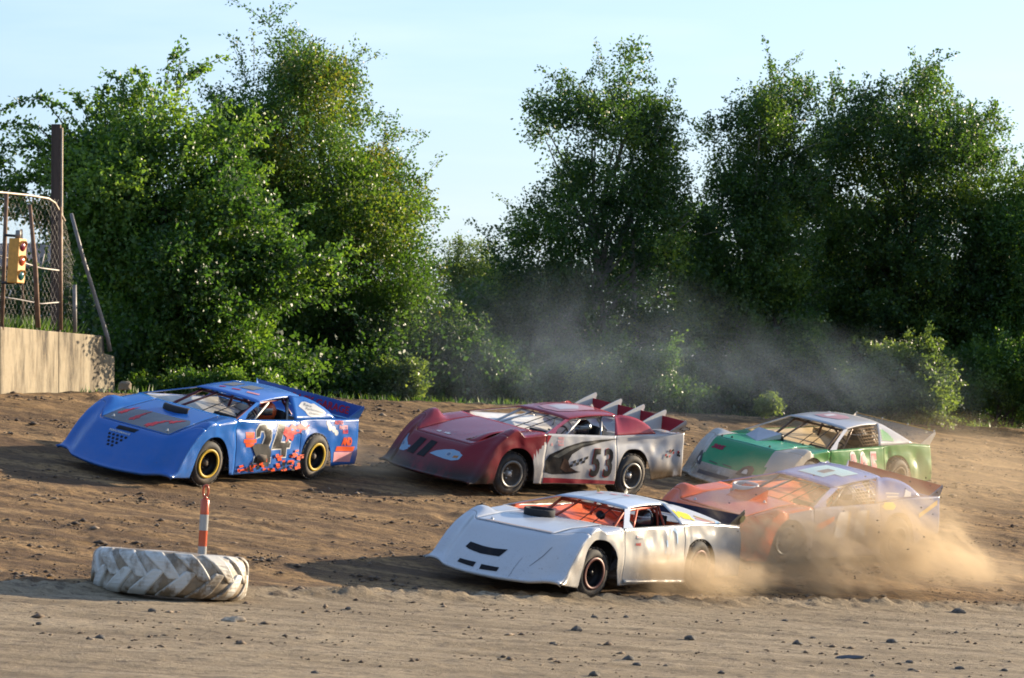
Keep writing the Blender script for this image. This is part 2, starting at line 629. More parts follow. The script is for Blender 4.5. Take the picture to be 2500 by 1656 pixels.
def build_pole():
    base = px(136, 812, 59.4)
    p = empty('utility_pole', base)
    tag(p, 'tall dark brown square pole with a pale strip, rising behind the chain link fence', 'pole')
    h = (812 - 303) / F_PX * 59.4
    w = 0.165
    t = NT('old_timber')
    c = t.ramp(t.noise(t.coord((9, 9, 0.7)), 2.0, 6, 0.65), [(0.3, (0.035, 0.024, 0.018)), (0.7, (0.095, 0.062, 0.045))])
    mat = t.set(color=c, rough=0.85)
    soften(MB().add([(-w / 2, -w / 2, -1.2), (w / 2, -w / 2, -1.2), (w / 2, w / 2, -1.2), (-w / 2, w / 2, -1.2),
                     (-w * .47, -w * .47, h), (w * .47, -w * .47, h), (w * .47, w * .47, h), (-w * .47, w * .47, h)],
                    [(0, 3, 2, 1), (4, 5, 6, 7), (0, 1, 5, 4), (1, 2, 6, 5), (2, 3, 7, 6), (3, 0, 4, 7)]).build('shaft', mat, p), 0.012)
    MB().box((w / 2 + 0.003, -0.05, 0.2), (w / 2 + 0.03, 0.02, h - 0.06)).build('side_strip', M_pipe, p)  # pale strip up the right face of the pole


build_pole()


def build_signal():
    """three lens race signal, its face turned to the right"""
    yaw = R(63)
    c = px(41, 637, 56.9)
    s = empty('traffic_signal', c)
    s.rotation_euler = (R(0), R(3.0), 0)
    tag(s, 'yellow three lens race signal bracketed to the fence post above the wall', 'traffic signal')
    yel = plain('signal_yellow', (0.62, 0.28, 0.035), 0.5, 0, 0.15, 12)
    blk = plain('signal_black', (0.02, 0.02, 0.022), 0.6)
    Rz = Matrix.Rotation(yaw, 4, 'Z')
    # local before turning: front faces -Y, x across
    def B(lo, hi):
        return MB().box(lo, hi, Rz)
    soften(B((-0.11, -0.10, -0.36), (0.11, 0.10, 0.36)).build('housing', yel, s), 0.012)
    for i, (nm, col) in enumerate((('green', (0.01, 0.10, 0.09)), ('amber', (0.40, 0.06, 0.01)), ('red', (0.16, 0.01, 0.025)))):
        z = -0.235 + 0.235 * i
        g = NT(nm + '_lens').set(color=col, rough=0.05, coat=1.0, coatr=0.02)
        M = Rz @ Matrix.Translation((0, -0.103, z)) @ Matrix.Rotation(math.pi / 2, 4, 'X')
        MB().lathe([(0.0, 0.03), (0.035, 0.026), (0.065, 0.014), (0.082, 0.0)], 20, M).build('lens', g, s, True)
        v = []
        for j in range(13):
            a = math.pi * j / 12
            v.append([(0.092 * math.cos(a), -0.102, z + 0.092 * math.sin(a)), (0.088 * math.cos(a), -0.115 - 0.04 * math.sin(a), z + 0.088 * math.sin(a))])
        mb = MB()
        mb.grid([[Rz @ Vector(p) for p in q] for q in v])
        thicken(mb.build('visor', yel, s, True), 0.004)
    MB().tube([Vector(px(9, 576, 57.05)) - Vector(c), Vector(px(40, 577, 57.0)) - Vector(c)], 0.022, 8).build('bracket', blk, s, True)
    MB().tube([Vector(px(8, 693, 57.05)) - Vector(c), Vector(px(36, 690, 57.0)) - Vector(c)], 0.022, 8).build('bracket', blk, s, True)
    MB().lathe([(0.0, 0.50), (0.045, 0.49), (0.05, 0.36), (0.0, 0.36)], 16).build('cap', M_grey_pipe, s, True)


build_signal()


def build_shed():
    d = 83.0
    a, b = px(-420, 790, d), px(262, 790, d)
    s = empty('metal_shed', (a[0], d, 0))
    tag(s, 'pale metal shed with a dark roof half hidden behind the fence and leaves', 'shed')
    W = b[0] - a[0]
    z0, z1 = px(0, 960, d)[2], px(0, 655, d)[2]
    t = NT('ribbed_sheet')
    v = t.xyz(t.coord())[0]
    sh = t.noise(t.coord((1.5, 1.5, 0.4)), 2.0, 4)
    wall = t.set(color=t.ramp(sh, [(0.3, (0.34, 0.34, 0.33)), (0.7, (0.52, 0.51, 0.48))]), rough=0.5)
    n = int(W / 0.09)
    P = [[(W * i / n, (0.02 if i % 2 else 0.0), z) for i in range(n + 1)] for z in (z0 - 1.2, z1)]
    mb = MB()
    mb.grid(P)
    thicken(mb.build('front_wall', wall, s), 0.01)
    MB().box((W - 0.02, 0.03, z0 - 1.2), (W, 5.0, z1)).build('side_wall', wall, s)
    MB().box((0, 0.03, z0 - 1.2), (0.02, 5.0, z1)).build('side_wall', wall, s)
    MB().box((0, 4.98, z0 - 1.2), (W, 5.0, z1)).build('back_wall', wall, s)
    zr = px(0, 585, d)[2]
    roof = MB().add([(-0.3, -0.35, z1 - 0.02), (W + 0.3, -0.35, z1 - 0.02), (W + 0.3, 2.5, zr), (-0.3, 2.5, zr), (W + 0.3, 5.35, z1 - 0.02), (-0.3, 5.35, z1 - 0.02)],
                    [(0, 1, 2, 3), (3, 2, 4, 5), (1, 4, 2), (0, 3, 5)])
    thicken(roof.build('roof', plain('dark_roofing', (0.05, 0.05, 0.055), 0.7), s), 0.05, 1)


build_shed()


# ---------------------------------------------------------------- trees
def leaf_material(name, cols, trans, gloss=0.44):
    t = NT(name)
    a = t.n.new('ShaderNodeAttribute')
    a.attribute_name = 'tint'
    c = t.ramp(a.outputs['Fac'], [(i / (len(cols) - 1), q) for i, q in enumerate(cols)])
    t.set(color=c, rough=gloss, spec=0.42)
    tr = t.n.new('ShaderNodeBsdfTranslucent')
    t.l.new(t.mix(1.0, c, trans, 'MULTIPLY'), tr.inputs['Color'])
    mx = t.n.new('ShaderNodeMixShader')
    mx.inputs[0].default_value = 0.42
    t.l.new(t.b.outputs[0], mx.inputs[1])
    t.l.new(tr.outputs[0], mx.inputs[2])
    t.l.new(mx.outputs[0], t.out.inputs['Surface'])
    return t.m


TRANS = (2.3, 2.2, 0.7)
L_dark = leaf_material('leaf_dark', [(0.022, 0.052, 0.020), (0.038, 0.085, 0.026), (0.066, 0.125, 0.032), (0.15, 0.21, 0.042)], TRANS)
L_mid = leaf_material('leaf_mid', [(0.026, 0.068, 0.020), (0.052, 0.115, 0.028), (0.092, 0.17, 0.036), (0.15, 0.23, 0.05)], TRANS)
L_olive = leaf_material('leaf_olive', [(0.028, 0.066, 0.018), (0.050, 0.108, 0.025), (0.085, 0.145, 0.030), (0.17, 0.165, 0.04)], TRANS)
L_pale = leaf_material('leaf_pale', [(0.05, 0.085, 0.04), (0.075, 0.12, 0.05), (0.11, 0.16, 0.06), (0.15, 0.20, 0.08)], TRANS)
M_bark = plain('bark', (0.060, 0.048, 0.038), 0.9, 0, 0.45, 14)
M_palebark = plain('pale_bark', (0.20, 0.185, 0.16), 0.85, 0, 0.35, 14)


def in_poly(P, poly):
    x, y = P[:, 0], P[:, 1]
    ins = np.zeros(len(P), bool)
    dist = np.full(len(P), 1e9)
    q = np.asarray(poly, float)
    for a, b in zip(q, np.roll(q, -1, 0)):
        c = ((a[1] > y) != (b[1] > y))
        with np.errstate(divide='ignore', invalid='ignore'):
            xi = (b[0] - a[0]) * (y - a[1]) / (b[1] - a[1]) + a[0]
        ins ^= c & (x < xi)
        ab = b - a
        t = np.clip(((P - a) @ ab) / max(ab @ ab, 1e-9), 0, 1)
        dist = np.minimum(dist, np.hypot(*(P - (a + t[:, None] * ab)).T))
    return ins, dist


def leaf_mesh(base, axis, normal, length, width):
    """kite leaves folded a little along the midrib; all arrays n x 3 / n"""
    side = np.cross(axis, normal)
    side /= np.linalg.norm(side, axis=1, keepdims=True) + 1e-9
    nrm = np.cross(side, axis)
    l, w = length[:, None], width[:, None]
    mid = base + axis * l * 0.42
    v = np.stack([base, mid + side * w * 0.5 + nrm * w * 0.14, base + axis * l - nrm * l * 0.10, mid - side * w * 0.5 + nrm * w * 0.14], 1)
    f = np.arange(len(base) * 4).reshape(-1, 4)
    return v.reshape(-1, 3), f


def unit(a):
    return a / (np.linalg.norm(a, axis=1, keepdims=True) + 1e-9)


def foliage(rng, centres, dirs, per, leaf, spread, twig, droop=0.15, upbias=0.5):
    """leaves set along short twigs: centres n x 3, dirs n x 3"""
    n = len(centres)
    t = rng.random((n, per))
    base = centres[:, None, :] + dirs[:, None, :] * (t[..., None] * twig) + rng.normal(0, spread, (n, per, 3)) * (0.6 + 0.4 * (1 - t[..., None]))
    ax = dirs[:, None, :] * 0.7 + rng.normal(0, 0.75, (n, per, 3))
    ax[..., 2] -= droop
    nm = rng.normal(0, 0.75, (n, per, 3))
    nm[..., 2] += upbias
    base, ax, nm = base.reshape(-1, 3), unit(ax.reshape(-1, 3)), unit(nm.reshape(-1, 3))
    L = leaf * rng.uniform(0.65, 1.25, len(base))
    return leaf_mesh(base, ax, nm, L, L * rng.uniform(0.55, 0.75, len(base)))


def make_tree(name, label, cat, poly, depth, base_px, n_twigs, per, leaf, mat, seed, thick=1.0, hole=0.30, twig=0.38, spread=0.07, group=None,
              bark=None, limbs=26, trunk_r=0.12, feathers=(), hole_scale=0.8, upbias=0.5, droop=0.15, trunks=1, tint=(0.0, 1.0), shrub=False, kind=None, clump=0.62, fill=0.20, shoots=70, sky=0.0):
    rng = np.random.default_rng(seed)
    n_twigs, leaf, per = int(n_twigs * 1.9), leaf * 0.90, per + (0 if shrub else 2)
    poly = np.asarray(poly, float) * 1.05619                 # outline read off at 2367 px width
    m_px = F_PX / depth
    lo, hi = poly.min(0), poly.max(0)
    Q = rng.random((9000, 2)) * (hi - lo) + lo                # clumps of twigs first, then the twigs of each clump
    ins, dist = in_poly(Q, poly)
    clump = min(clump, 0.35 * (hi - lo).min() / m_px)
    ok = ins & (dist > min(0.05, 0.1 * (hi - lo).min() / m_px) * m_px)
    Q, dist = Q[ok], dist[ok]
    area = ok.mean() * np.prod((hi - lo) / m_px)
    nc = int(min(len(Q), max(8, area / (clump * clump) * 3.6)))
    Q, dist = Q[:nc], dist[:nc]
    dist_c = dist.copy()
    half = thick * np.sqrt(dist / m_px * 1.6)
    qy = (rng.random(nc) * 2 - 1) * half
    rad = np.minimum(clump * rng.uniform(0.5, 1.25, nc), np.clip(dist / m_px * 0.95, 0.13, 9))
    nf = int(n_twigs * fill)
    nf = nf if nf > 20 else 0
    pick = rng.choice(nc, n_twigs - nf, p=rad ** 1.8 / (rad ** 1.8).sum())
    g = rng.normal(0, 1, (len(pick), 3))
    g = g / np.linalg.norm(g, axis=1, keepdims=True) * rng.random((len(pick), 1)) ** 0.45
    P = Q[pick] + g[:, :2] * rad[pick][:, None] * m_px * np.array([1.0, 0.85])
    yo = qy[pick] + g[:, 2] * rad[pick]
    F2 = rng.random((nf * 6, 2)) * (hi - lo) + lo
    ins, dist = in_poly(F2, poly)
    ok = ins & (dist > 0.25 * m_px)
    F2, dist = F2[ok][:nf], dist[ok][:nf]
    P = np.concatenate([P, F2])
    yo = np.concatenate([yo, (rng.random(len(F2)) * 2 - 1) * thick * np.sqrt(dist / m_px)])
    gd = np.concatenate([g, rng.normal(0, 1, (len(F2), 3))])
    bright = np.concatenate([np.clip(rng.normal(0.40, 0.28, nc), 0.02, 1)[pick], np.full(len(F2), 0.15)])  # inner fill leaves tinted darker, crown shade put into the colour
    base = px(base_px[0] * 1.05619, base_px[1] * 1.05619, depth)
    c, s = math.cos(PITCH), math.sin(PITCH)
    uu, vv = (P[:, 0] - CX) / F_PX, (P[:, 1] - CY) / F_PX
    D = np.stack([uu, c + vv * s, s - vv * c], 1)
    W = D * (depth / D[:, 1])[:, None]
    W[:, 1] += yo
    hs = hole_scale
    nz = vnoise(W[:, 0] / hs, W[:, 1] / hs, W[:, 2] / hs, seed) * 0.6 + vnoise(W[:, 0] / hs * 2.3, W[:, 1] / hs * 2.3, W[:, 2] / hs * 2.3, seed + 5) * 0.4
    up = np.clip((W[:, 2] - base[2]) / max(W[:, 2].max() - base[2], 0.1), 0, 1)
    keep = nz > hole + sky * (up - 0.35)
    W, nz, gd, bright = W[keep], nz[keep], gd[keep], bright[keep]
    core = np.array([base[0], depth, 0])
    rel = W - core
    top = W[:, 2].max()
    dirs = np.stack([rel[:, 0], rel[:, 1] * 1.2, 0.35 * (rel[:, 2] - base[2]) + 0.5], 1)
    dirs = unit(unit(dirs) + 0.7 * np.stack([gd[:, 0], gd[:, 2], -gd[:, 1]], 1) + rng.normal(0, 0.35, dirs.shape))
    t = empty(name, (base[0], depth, base[2]))
    tag(t, label, cat, group, kind)
    org = np.array([base[0], depth, base[2]])
    v, f = foliage(rng, W - org, dirs, per, leaf, spread, twig, droop, upbias)
    tint_t = np.repeat(bright, per) + rng.normal(0, 0.14, len(W) * per)
    # long whips that stick out of the outline, and short shoots all round it
    fv, ft = [], []
    mbw = MB()
    edge = np.argsort(dist_c)[:max(4, int(len(dist_c) * 0.55))]
    for i in rng.choice(edge, shoots):
        st = np.array([Q[i][0], Q[i][1]])
        wp = px(st[0], st[1], depth) + np.array([0, qy[i], 0]) - org
        if (np.linalg.norm(W - org - wp, axis=1) < 0.30).sum() < 5:
            continue
        out = np.array([wp[0] - 0.0, 0.3 * rng.normal(), 0.45 * wp[2] + 0.6])
        out = out / np.linalg.norm(out) + rng.normal(0, 0.45, 3)
        out /= np.linalg.norm(out)
        ln = rng.uniform(0.5, 1.25) * clump * 1.7
        tt = np.linspace(0, 1, 9)[:, None]
        pos = wp + out * ln * tt + np.array([0, 0, -0.22 * ln]) * tt ** 2
        dr = unit(np.gradient(pos, axis=0))
        mbw.tube([tuple(a) for a in pos[::2]], [0.010, 0.008, 0.006, 0.004, 0.002], 4, False)
        vv_, ff_ = foliage(rng, pos[1:], dr[1:], 8, leaf, 0.06, 0.10, droop, upbias)
        fv.append(vv_)
        ft.append(np.full(8 * 8, rng.uniform(0.1, 0.8)))
    for pts in feathers:
        q = np.array([px(a * 1.05619, b * 1.05619, depth + rng.uniform(-0.4, 0.4) * 0) for a, b in pts]) - org
        q[:, 1] += rng.uniform(-0.8, 0.8)
        inner = q[0] + (np.array([0.0, 0.0, q[0][2] * 0.55]) - q[0]) * 0.35
        q = np.concatenate([[inner], q])
        seg = np.linspace(0, len(q) - 1.001, 7 * len(q))
        pos = np.stack([q[int(a)] + (q[int(a) + 1] - q[int(a)]) * (a - int(a)) for a in seg])
        dr = unit(np.gradient(pos, axis=0))
        mbw.tube([tuple(a) for a in pos[::3]], [0.014 * (1 - 0.8 * i / len(pos[::3])) for i in range(len(pos[::3]))], 4, False)
        vv_, ff_ = foliage(rng, pos, dr, 5, leaf * 1.1, 0.05, 0.10, droop, upbias)
        fv.append(vv_)
        ft.append(rng.uniform(0.1, 0.6, len(pos) * 5))
    nv = len(v)
    for a in fv:
        v = np.concatenate([v, a])
    f = np.arange(len(v)).reshape(-1, 4)
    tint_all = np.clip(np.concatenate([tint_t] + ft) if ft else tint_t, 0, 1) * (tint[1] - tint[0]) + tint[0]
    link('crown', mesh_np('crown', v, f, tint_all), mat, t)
    # trunk and limbs
    bark = bark or M_bark
    if not shrub:
        for k in range(trunks):
            mb = MB()
            tx = (k - (trunks - 1) / 2) * 0.9 + rng.normal(0, 0.1)
            ht = (top - base[2]) * rng.uniform(0.7, 0.8) if trunks == 1 else (top - base[2]) * rng.uniform(0.55, 0.72)
            lean = rng.normal(0, 0.25) + tx * 0.35
            path = [Vector((tx + lean * s_ + 0.10 * math.sin(3 * s_ + k), 0.15 * math.sin(4 * s_ + k), ht * s_)) for s_ in np.linspace(0, 1, 10)]
            path[0].z -= 0.6
            mb.tube(path, [trunk_r * (1 - 0.85 * i / 9) for i in range(10)], 9)
            mb.build('trunk', bark, t, True)
    mb = MB()
    pick = rng.choice(len(W), min(limbs, len(W)), replace=False)
    for i in pick:
        tgt = Vector(W[i] - org)
        hz = max(0.15, tgt.z * rng.uniform(0.35, 0.7))
        st = Vector((rng.normal(0, 0.05), rng.normal(0, 0.05), hz)) if not shrub else Vector((rng.normal(0, 0.25), rng.normal(0, 0.15), -0.1))
        mid = st.lerp(tgt, 0.5) + Vector((rng.normal(0, 0.12), rng.normal(0, 0.12), 0.10 * (tgt - st).length))
        pts = [st.lerp(mid, a).lerp(mid.lerp(tgt, a), a) for a in (0, 0.25, 0.5, 0.75, 1.0)]
        r0 = (0.012 + 0.011 * (tgt - st).length) * (0.6 if shrub else 1)
        mb.tube(pts, [r0, r0 * .8, r0 * .6, r0 * .4, r0 * .2], 5, False)
    mb.add(mbw.v, mbw.f)
    if n_twigs > 1600:
        mb.build('limbs', bark, t, True)
    return t


TREES = 'trees and bushes beyond the far edge of the track'
make_tree('spreading_tree', 'broad bright green tree with long arching shoots beside the concrete wall', 'tree',
          [(140, 300), (165, 262), (195, 285), (215, 235), (240, 225), (262, 262), (288, 232), (305, 190), (322, 240), (345, 262), (362, 215), (385, 235), (402, 165), (418, 205), (440, 262), (470, 320), (520, 285), (560, 262), (600, 285), (575, 345), (560, 400), (590, 440), (612, 470),
           (640, 505), (712, 486), (668, 545), (645, 590), (680, 625), (765, 580), (705, 665), (650, 700), (668, 755), (640, 770), (600, 800), (632, 845), (575, 895), (275, 905), (262, 760), (235, 700), (190, 600), (150, 560), (100, 545), (40, 500), (-30, 470), (-60, 430), (30, 440), (90, 450), (60, 410), (-40, 380), (-40, 360), (60, 375), (110, 385), (80, 345), (0, 330), (70, 320), (120, 345)],
          63.5, (350, 905), 6200, 9, 0.098, L_mid, 11, thick=1.1, hole=0.32, twig=0.42, spread=0.075, limbs=40, trunk_r=0.11, hole_scale=0.8, trunks=2, clump=0.66, fill=0.12, shoots=130, sky=0.12,
          feathers=[[(390, 220), (400, 160), (415, 130)], [(415, 175), (440, 165), (470, 155)], [(300, 240), (285, 190), (260, 180)], [(345, 220), (330, 180), (310, 160)], [(345, 240), (350, 200)],
                    [(110, 235), (60, 245), (20, 262)], [(150, 250), (105, 225), (90, 222)], [(100, 300), (40, 290), (-10, 300)], [(110, 340), (50, 345), (0, 335)], [(230, 240), (245, 205)], [(190, 250), (185, 230)],
                    [(660, 640), (720, 600), (770, 578)], [(640, 560), (690, 500), (720, 485)], [(100, 420), (40, 400), (-10, 420)], [(490, 320), (560, 290), (610, 300)]])
make_tree('maple_tree', 'tallest tree, a dense olive green cone turning rusty down its right edge', 'tree',
          [(608, 25), (640, 15), (655, 60), (690, 55), (700, 110), (735, 100), (745, 130), (800, 140), (812, 170), (842, 165), (846, 215), (870, 240), (900, 285), (905, 320), (935, 350), (955, 400), (990, 430), (995, 470), (1048, 475),
           (1040, 520), (1010, 530), (1032, 560), (1030, 610), (1012, 660), (1015, 710), (1000, 740), (1015, 800), (980, 850), (900, 850), (850, 890), (640, 900), (590, 820), (560, 600), (530, 450), (495, 330), (470, 230), (490, 200), (540, 190),
           (575, 150), (600, 210), (625, 190), (600, 130), (620, 110), (605, 60)],
          69.0, (745, 905), 9500, 9, 0.074, L_olive, 22, thick=1.25, hole=0.28, twig=0.36, spread=0.07, limbs=60, trunk_r=0.16, hole_scale=0.9, clump=0.72, fill=0.14, sky=0.06)
make_tree('pale_tree', 'small feathery pale tree in the gap right of the tallest tree', 'tree',
          [(1045, 590), (1075, 560), (1100, 555), (1125, 575), (1140, 640), (1150, 760), (1100, 800), (1030, 800), (1030, 660)],
          80.0, (1085, 900), 1500, 8, 0.06, L_pale, 33, thick=0.8, hole=0.35, twig=0.4, limbs=20, trunk_r=0.06, hole_scale=0.5)
make_tree('aspen_tree', 'tall thin aspen with sky showing through its crown in the middle', 'tree',
          [(1222, 245), (1240, 225), (1275, 222), (1295, 170), (1330, 178), (1345, 205), (1375, 205), (1372, 155), (1400, 150), (1430, 118), (1490, 118), (1500, 160), (1480, 210), (1510, 225), (1548, 215), (1540, 260), (1552, 310), (1565, 370), (1600, 420),
           (1640, 470), (1650, 600), (1640, 860), (1280, 880), (1120, 880), (1050, 800), (1120, 640), (1130, 560), (1180, 520), (1205, 480), (1250, 440), (1262, 390), (1270, 350), (1225, 330)],
          75.0, (1380, 910), 6400, 9, 0.082, L_dark, 44, thick=1.1, hole=0.40, twig=0.34, spread=0.07, limbs=46, trunk_r=0.075, hole_scale=0.8, bark=M_palebark, trunks=3, fill=0.10, clump=0.52, sky=0.08)
make_tree('poplar_tree', 'loose upright tree with a pointed top right of the middle aspen', 'tree',
          [(1622, 275), (1640, 270), (1655, 305), (1690, 225), (1710, 180), (1735, 190), (1760, 195), (1795, 150), (1812, 128), (1835, 165), (1850, 195), (1880, 205), (1915, 225), (1905, 300), (1885, 420), (1900, 860), (1600, 880), (1600, 560), (1640, 480), (1625, 380)],
          76.5, (1740, 915), 5600, 9, 0.080, L_dark, 55, thick=1.1, hole=0.39, twig=0.34, spread=0.07, limbs=40, trunk_r=0.08, hole_scale=0.8, bark=M_palebark, trunks=2, fill=0.10, clump=0.52, sky=0.06)
make_tree('dark_maple_tree', 'big dark rounded tree with dense leaves on the right', 'tree',
          [(1862, 330), (1890, 300), (1900, 240), (1930, 235), (1945, 250), (1985, 205), (2010, 195), (2045, 205), (2070, 165), (2100, 175), (2130, 158), (2160, 165), (2178, 200), (2190, 240), (2225, 235), (2255, 245), (2270, 260), (2335, 275), (2325, 310), (2290, 340),
           (2310, 400), (2340, 430), (2345, 500), (2340, 700), (2310, 880), (2180, 900), (2000, 900), (1870, 880), (1850, 700), (1850, 500)],
          79.0, (2100, 920), 8200, 9, 0.088, L_dark, 66, thick=1.25, hole=0.29, twig=0.36, spread=0.075, limbs=56, trunk_r=0.13, hole_scale=1.0, trunks=2, clump=0.60, sky=0.10, fill=0.14, shoots=110)
make_tree('edge_tree', 'leafy green tree with a few yellow leaves at the right border', 'tree',
          [(2290, 430), (2340, 410), (2420, 390), (2520, 420), (2520, 850), (2300, 860), (2230, 760), (2240, 640), (2270, 520)],
          78.0, (2400, 920), 3600, 9, 0.085, L_mid, 77, thick=1.0, hole=0.32, twig=0.36, limbs=30, trunk_r=0.10)
# low growth
def shrub(label, poly, depth, base, n, leaf, mat, seed, hole=0.26, thick=0.9, name='shrub', cat='bush', per=9, group=None, **kw):
    return make_tree(name, label, cat, poly, depth, base, n, per, leaf, mat, seed, thick=thick, hole=hole, twig=0.24, spread=0.06, limbs=16, group=group, shrub=True, hole_scale=0.5, clump=kw.pop('clump', 0.34), shoots=kw.pop('shoots', 40), **kw)


shrub('pale green bush at the foot of the tallest tree behind the blue car', [(735, 925), (765, 890), (800, 905), (830, 865), (850, 880), (880, 845), (905, 870), (940, 842), (962, 870), (966, 932), (740, 932)], 66.3, (850, 930), 1300, 0.075, L_pale, 81, thick=0.6, hole=0.36, clump=0.2)
shrub('weedy low bush beside the end of the concrete wall', [(262, 912), (275, 885), (300, 905), (340, 880), (360, 900), (430, 870), (470, 895), (520, 860), (560, 890), (600, 870), (640, 912), (265, 918)], 61.6, (450, 915), 800, 0.075, L_mid, 82, thick=0.5, hole=0.40, clump=0.16)
shrub('sunlit yellow green bush at the track edge on the right', [(1975, 880), (1990, 860), (2020, 845), (2035, 815), (2070, 800), (2095, 825), (2130, 790), (2150, 820), (2180, 860), (2190, 920), (2180, 975), (2000, 975), (1985, 915)], 72.6, (2080, 945), 1700, 0.085, L_pale, 83, thick=0.7)
shrub('dark hedge like bush in the lower right corner of the trees', [(2140, 870), (2180, 830), (2230, 800), (2290, 805), (2340, 780), (2420, 790), (2520, 800), (2520, 980), (2130, 975)], 76.0, (2330, 975), 3400, 0.075, L_mid, 84, thick=0.9)
shrub('dark bush behind the roof of the green car', [(1640, 900), (1655, 820), (1700, 850), (1735, 770), (1765, 745), (1790, 800), (1850, 745), (1880, 770), (1930, 800), (1950, 860), (2000, 900), (1990, 965), (1630, 955)], 74.0, (1800, 955), 3000, 0.075, L_dark, 85, thick=1.2, clump=0.42)
shrub('dark bush behind the fins of the red car', [(1240, 900), (1300, 830), (1330, 770), (1370, 810), (1430, 760), (1470, 830), (1530, 790), (1570, 850), (1610, 880), (1620, 945), (1240, 945)], 70.5, (1400, 945), 3000, 0.072, L_dark, 86, thick=1.2, clump=0.42)
shrub('shadowy bush between the tallest tree and the middle aspen', [(970, 880), (990, 800), (1030, 770), (1060, 700), (1090, 770), (1140, 780), (1190, 850), (1240, 890), (1240, 938), (960, 930)], 69.0, (1090, 932), 2200, 0.07, L_dark, 87, thick=1.2, clump=0.42)
shrub('small yellow green weed on the far track edge behind the green car', [(1760, 952), (1770, 937), (1786, 934), (1796, 952)], 69.6, (1778, 952), 45, 0.07, L_pale, 88, thick=0.3, name='weed', cat='weed', hole=0.2, tint=(0.5, 1.0))


def build_thicket():
    """the far wood behind the trees: reads as one dark mass"""
    rng = np.random.default_rng(99)
    n = 42000
    x = rng.uniform(-13, 18, n)
    topz = 2.3 + 1.6 * vnoise(x * 0.5, 0, 0, 5) + 0.9 * vnoise(x * 1.7, 0, 0, 6) - 1.2 * smooth01((-x - 1) / 3) + 0.9 * smooth01((x - 1.5) / 2)
    y = rim_y(x) + 9.0 + rng.uniform(0, 5.5, n) + 0.6 * np.abs(x - 2) * 0.2
    z = -1.4 + (topz + 1.4) * rng.random(n) ** 0.75
    C = np.stack([x, y, z], 1)
    m = 13000                                              # low brambles right behind the verge
    x2 = rng.uniform(-7.5, 16, m)
    y2 = rim_y(x2) + rng.uniform(2.2, 5.5, m)
    z2 = ground(x2, y2) + rng.random(m) ** 1.2 * (0.5 + 0.9 * vnoise(x2 * 0.9, y2 * 0.5, 0, 8))
    C = np.concatenate([C, np.stack([x2, y2, z2], 1)])
    n = len(C)
    d = unit(rng.normal(0, 1, (n, 3)) + np.array([0, -0.3, 0.8]))
    v, f = foliage(rng, C, d, 5, 0.12, 0.09, 0.3)
    tint = np.clip(rng.normal(0.2, 0.15, len(f)), 0, 1)
    o = link('woodland', mesh_np('woodland', v, f, tint), L_dark)
    tag(o, 'dark wood and undergrowth far behind the row of trees', 'woods', kind='stuff')


build_thicket()


def build_grass():
    rng = np.random.default_rng(5)
    def blades(x, y, z, h0, h1, tint):
        n = len(x)
        b = np.stack([x, y, z], 1)
        ax = unit(np.stack([rng.normal(0, 0.35, n), rng.normal(0, 0.35, n), np.ones(n)], 1))
        nm = unit(rng.normal(0, 1, (n, 3)) * np.array([1, 1, 0.2]))
        L = rng.uniform(h0, h1, n)
        return leaf_mesh(b, ax, nm, L, np.full(n, 0.018) + L * 0.03)
    e = (WALL_B - WALL_A) / np.linalg.norm(WALL_B - WALL_A)
    nrm = np.array([-e[1], e[0]])
    n = 9000
    a, s = rng.uniform(-1.5, 4.1, n), 0.24 + rng.random(n) ** 1.5 * 1.6
    p = WALL_A + a[:, None] * e + s[:, None] * nrm
    keep = vnoise(p[:, 0] * 2.2, p[:, 1] * 2.2, 0, 3) > 0.28
    p = p[keep]
    g = ground(p[:, 0], p[:, 1])
    v1, f1 = blades(p[:, 0], p[:, 1], g - 0.02, 0.08, 0.42, None)
    n = 6000
    x = rng.uniform(-7.2, 15, n)
    y = rim_y(x) + 0.15 + np.abs(rng.normal(0, 0.9, n))
    keep = vnoise(x * 1.6, y * 1.6, 0, 7) + 0.12 * (y - rim_y(x)) > 0.58
    x, y = x[keep], y[keep]
    v2, f2 = blades(x, y, ground(x, y) - 0.02, 0.03, 0.22, None)
    v = np.concatenate([v1, v2])
    f = np.arange(len(v)).reshape(-1, 4)
    o = link('grass', mesh_np('grass', v, f, np.clip(rng.normal(0.35, 0.3, len(f)), 0, 1)), L_dark)
    tag(o, 'rough grass and weeds growing along the far edge of the track and on the wall', 'grass', kind='stuff')


build_grass()


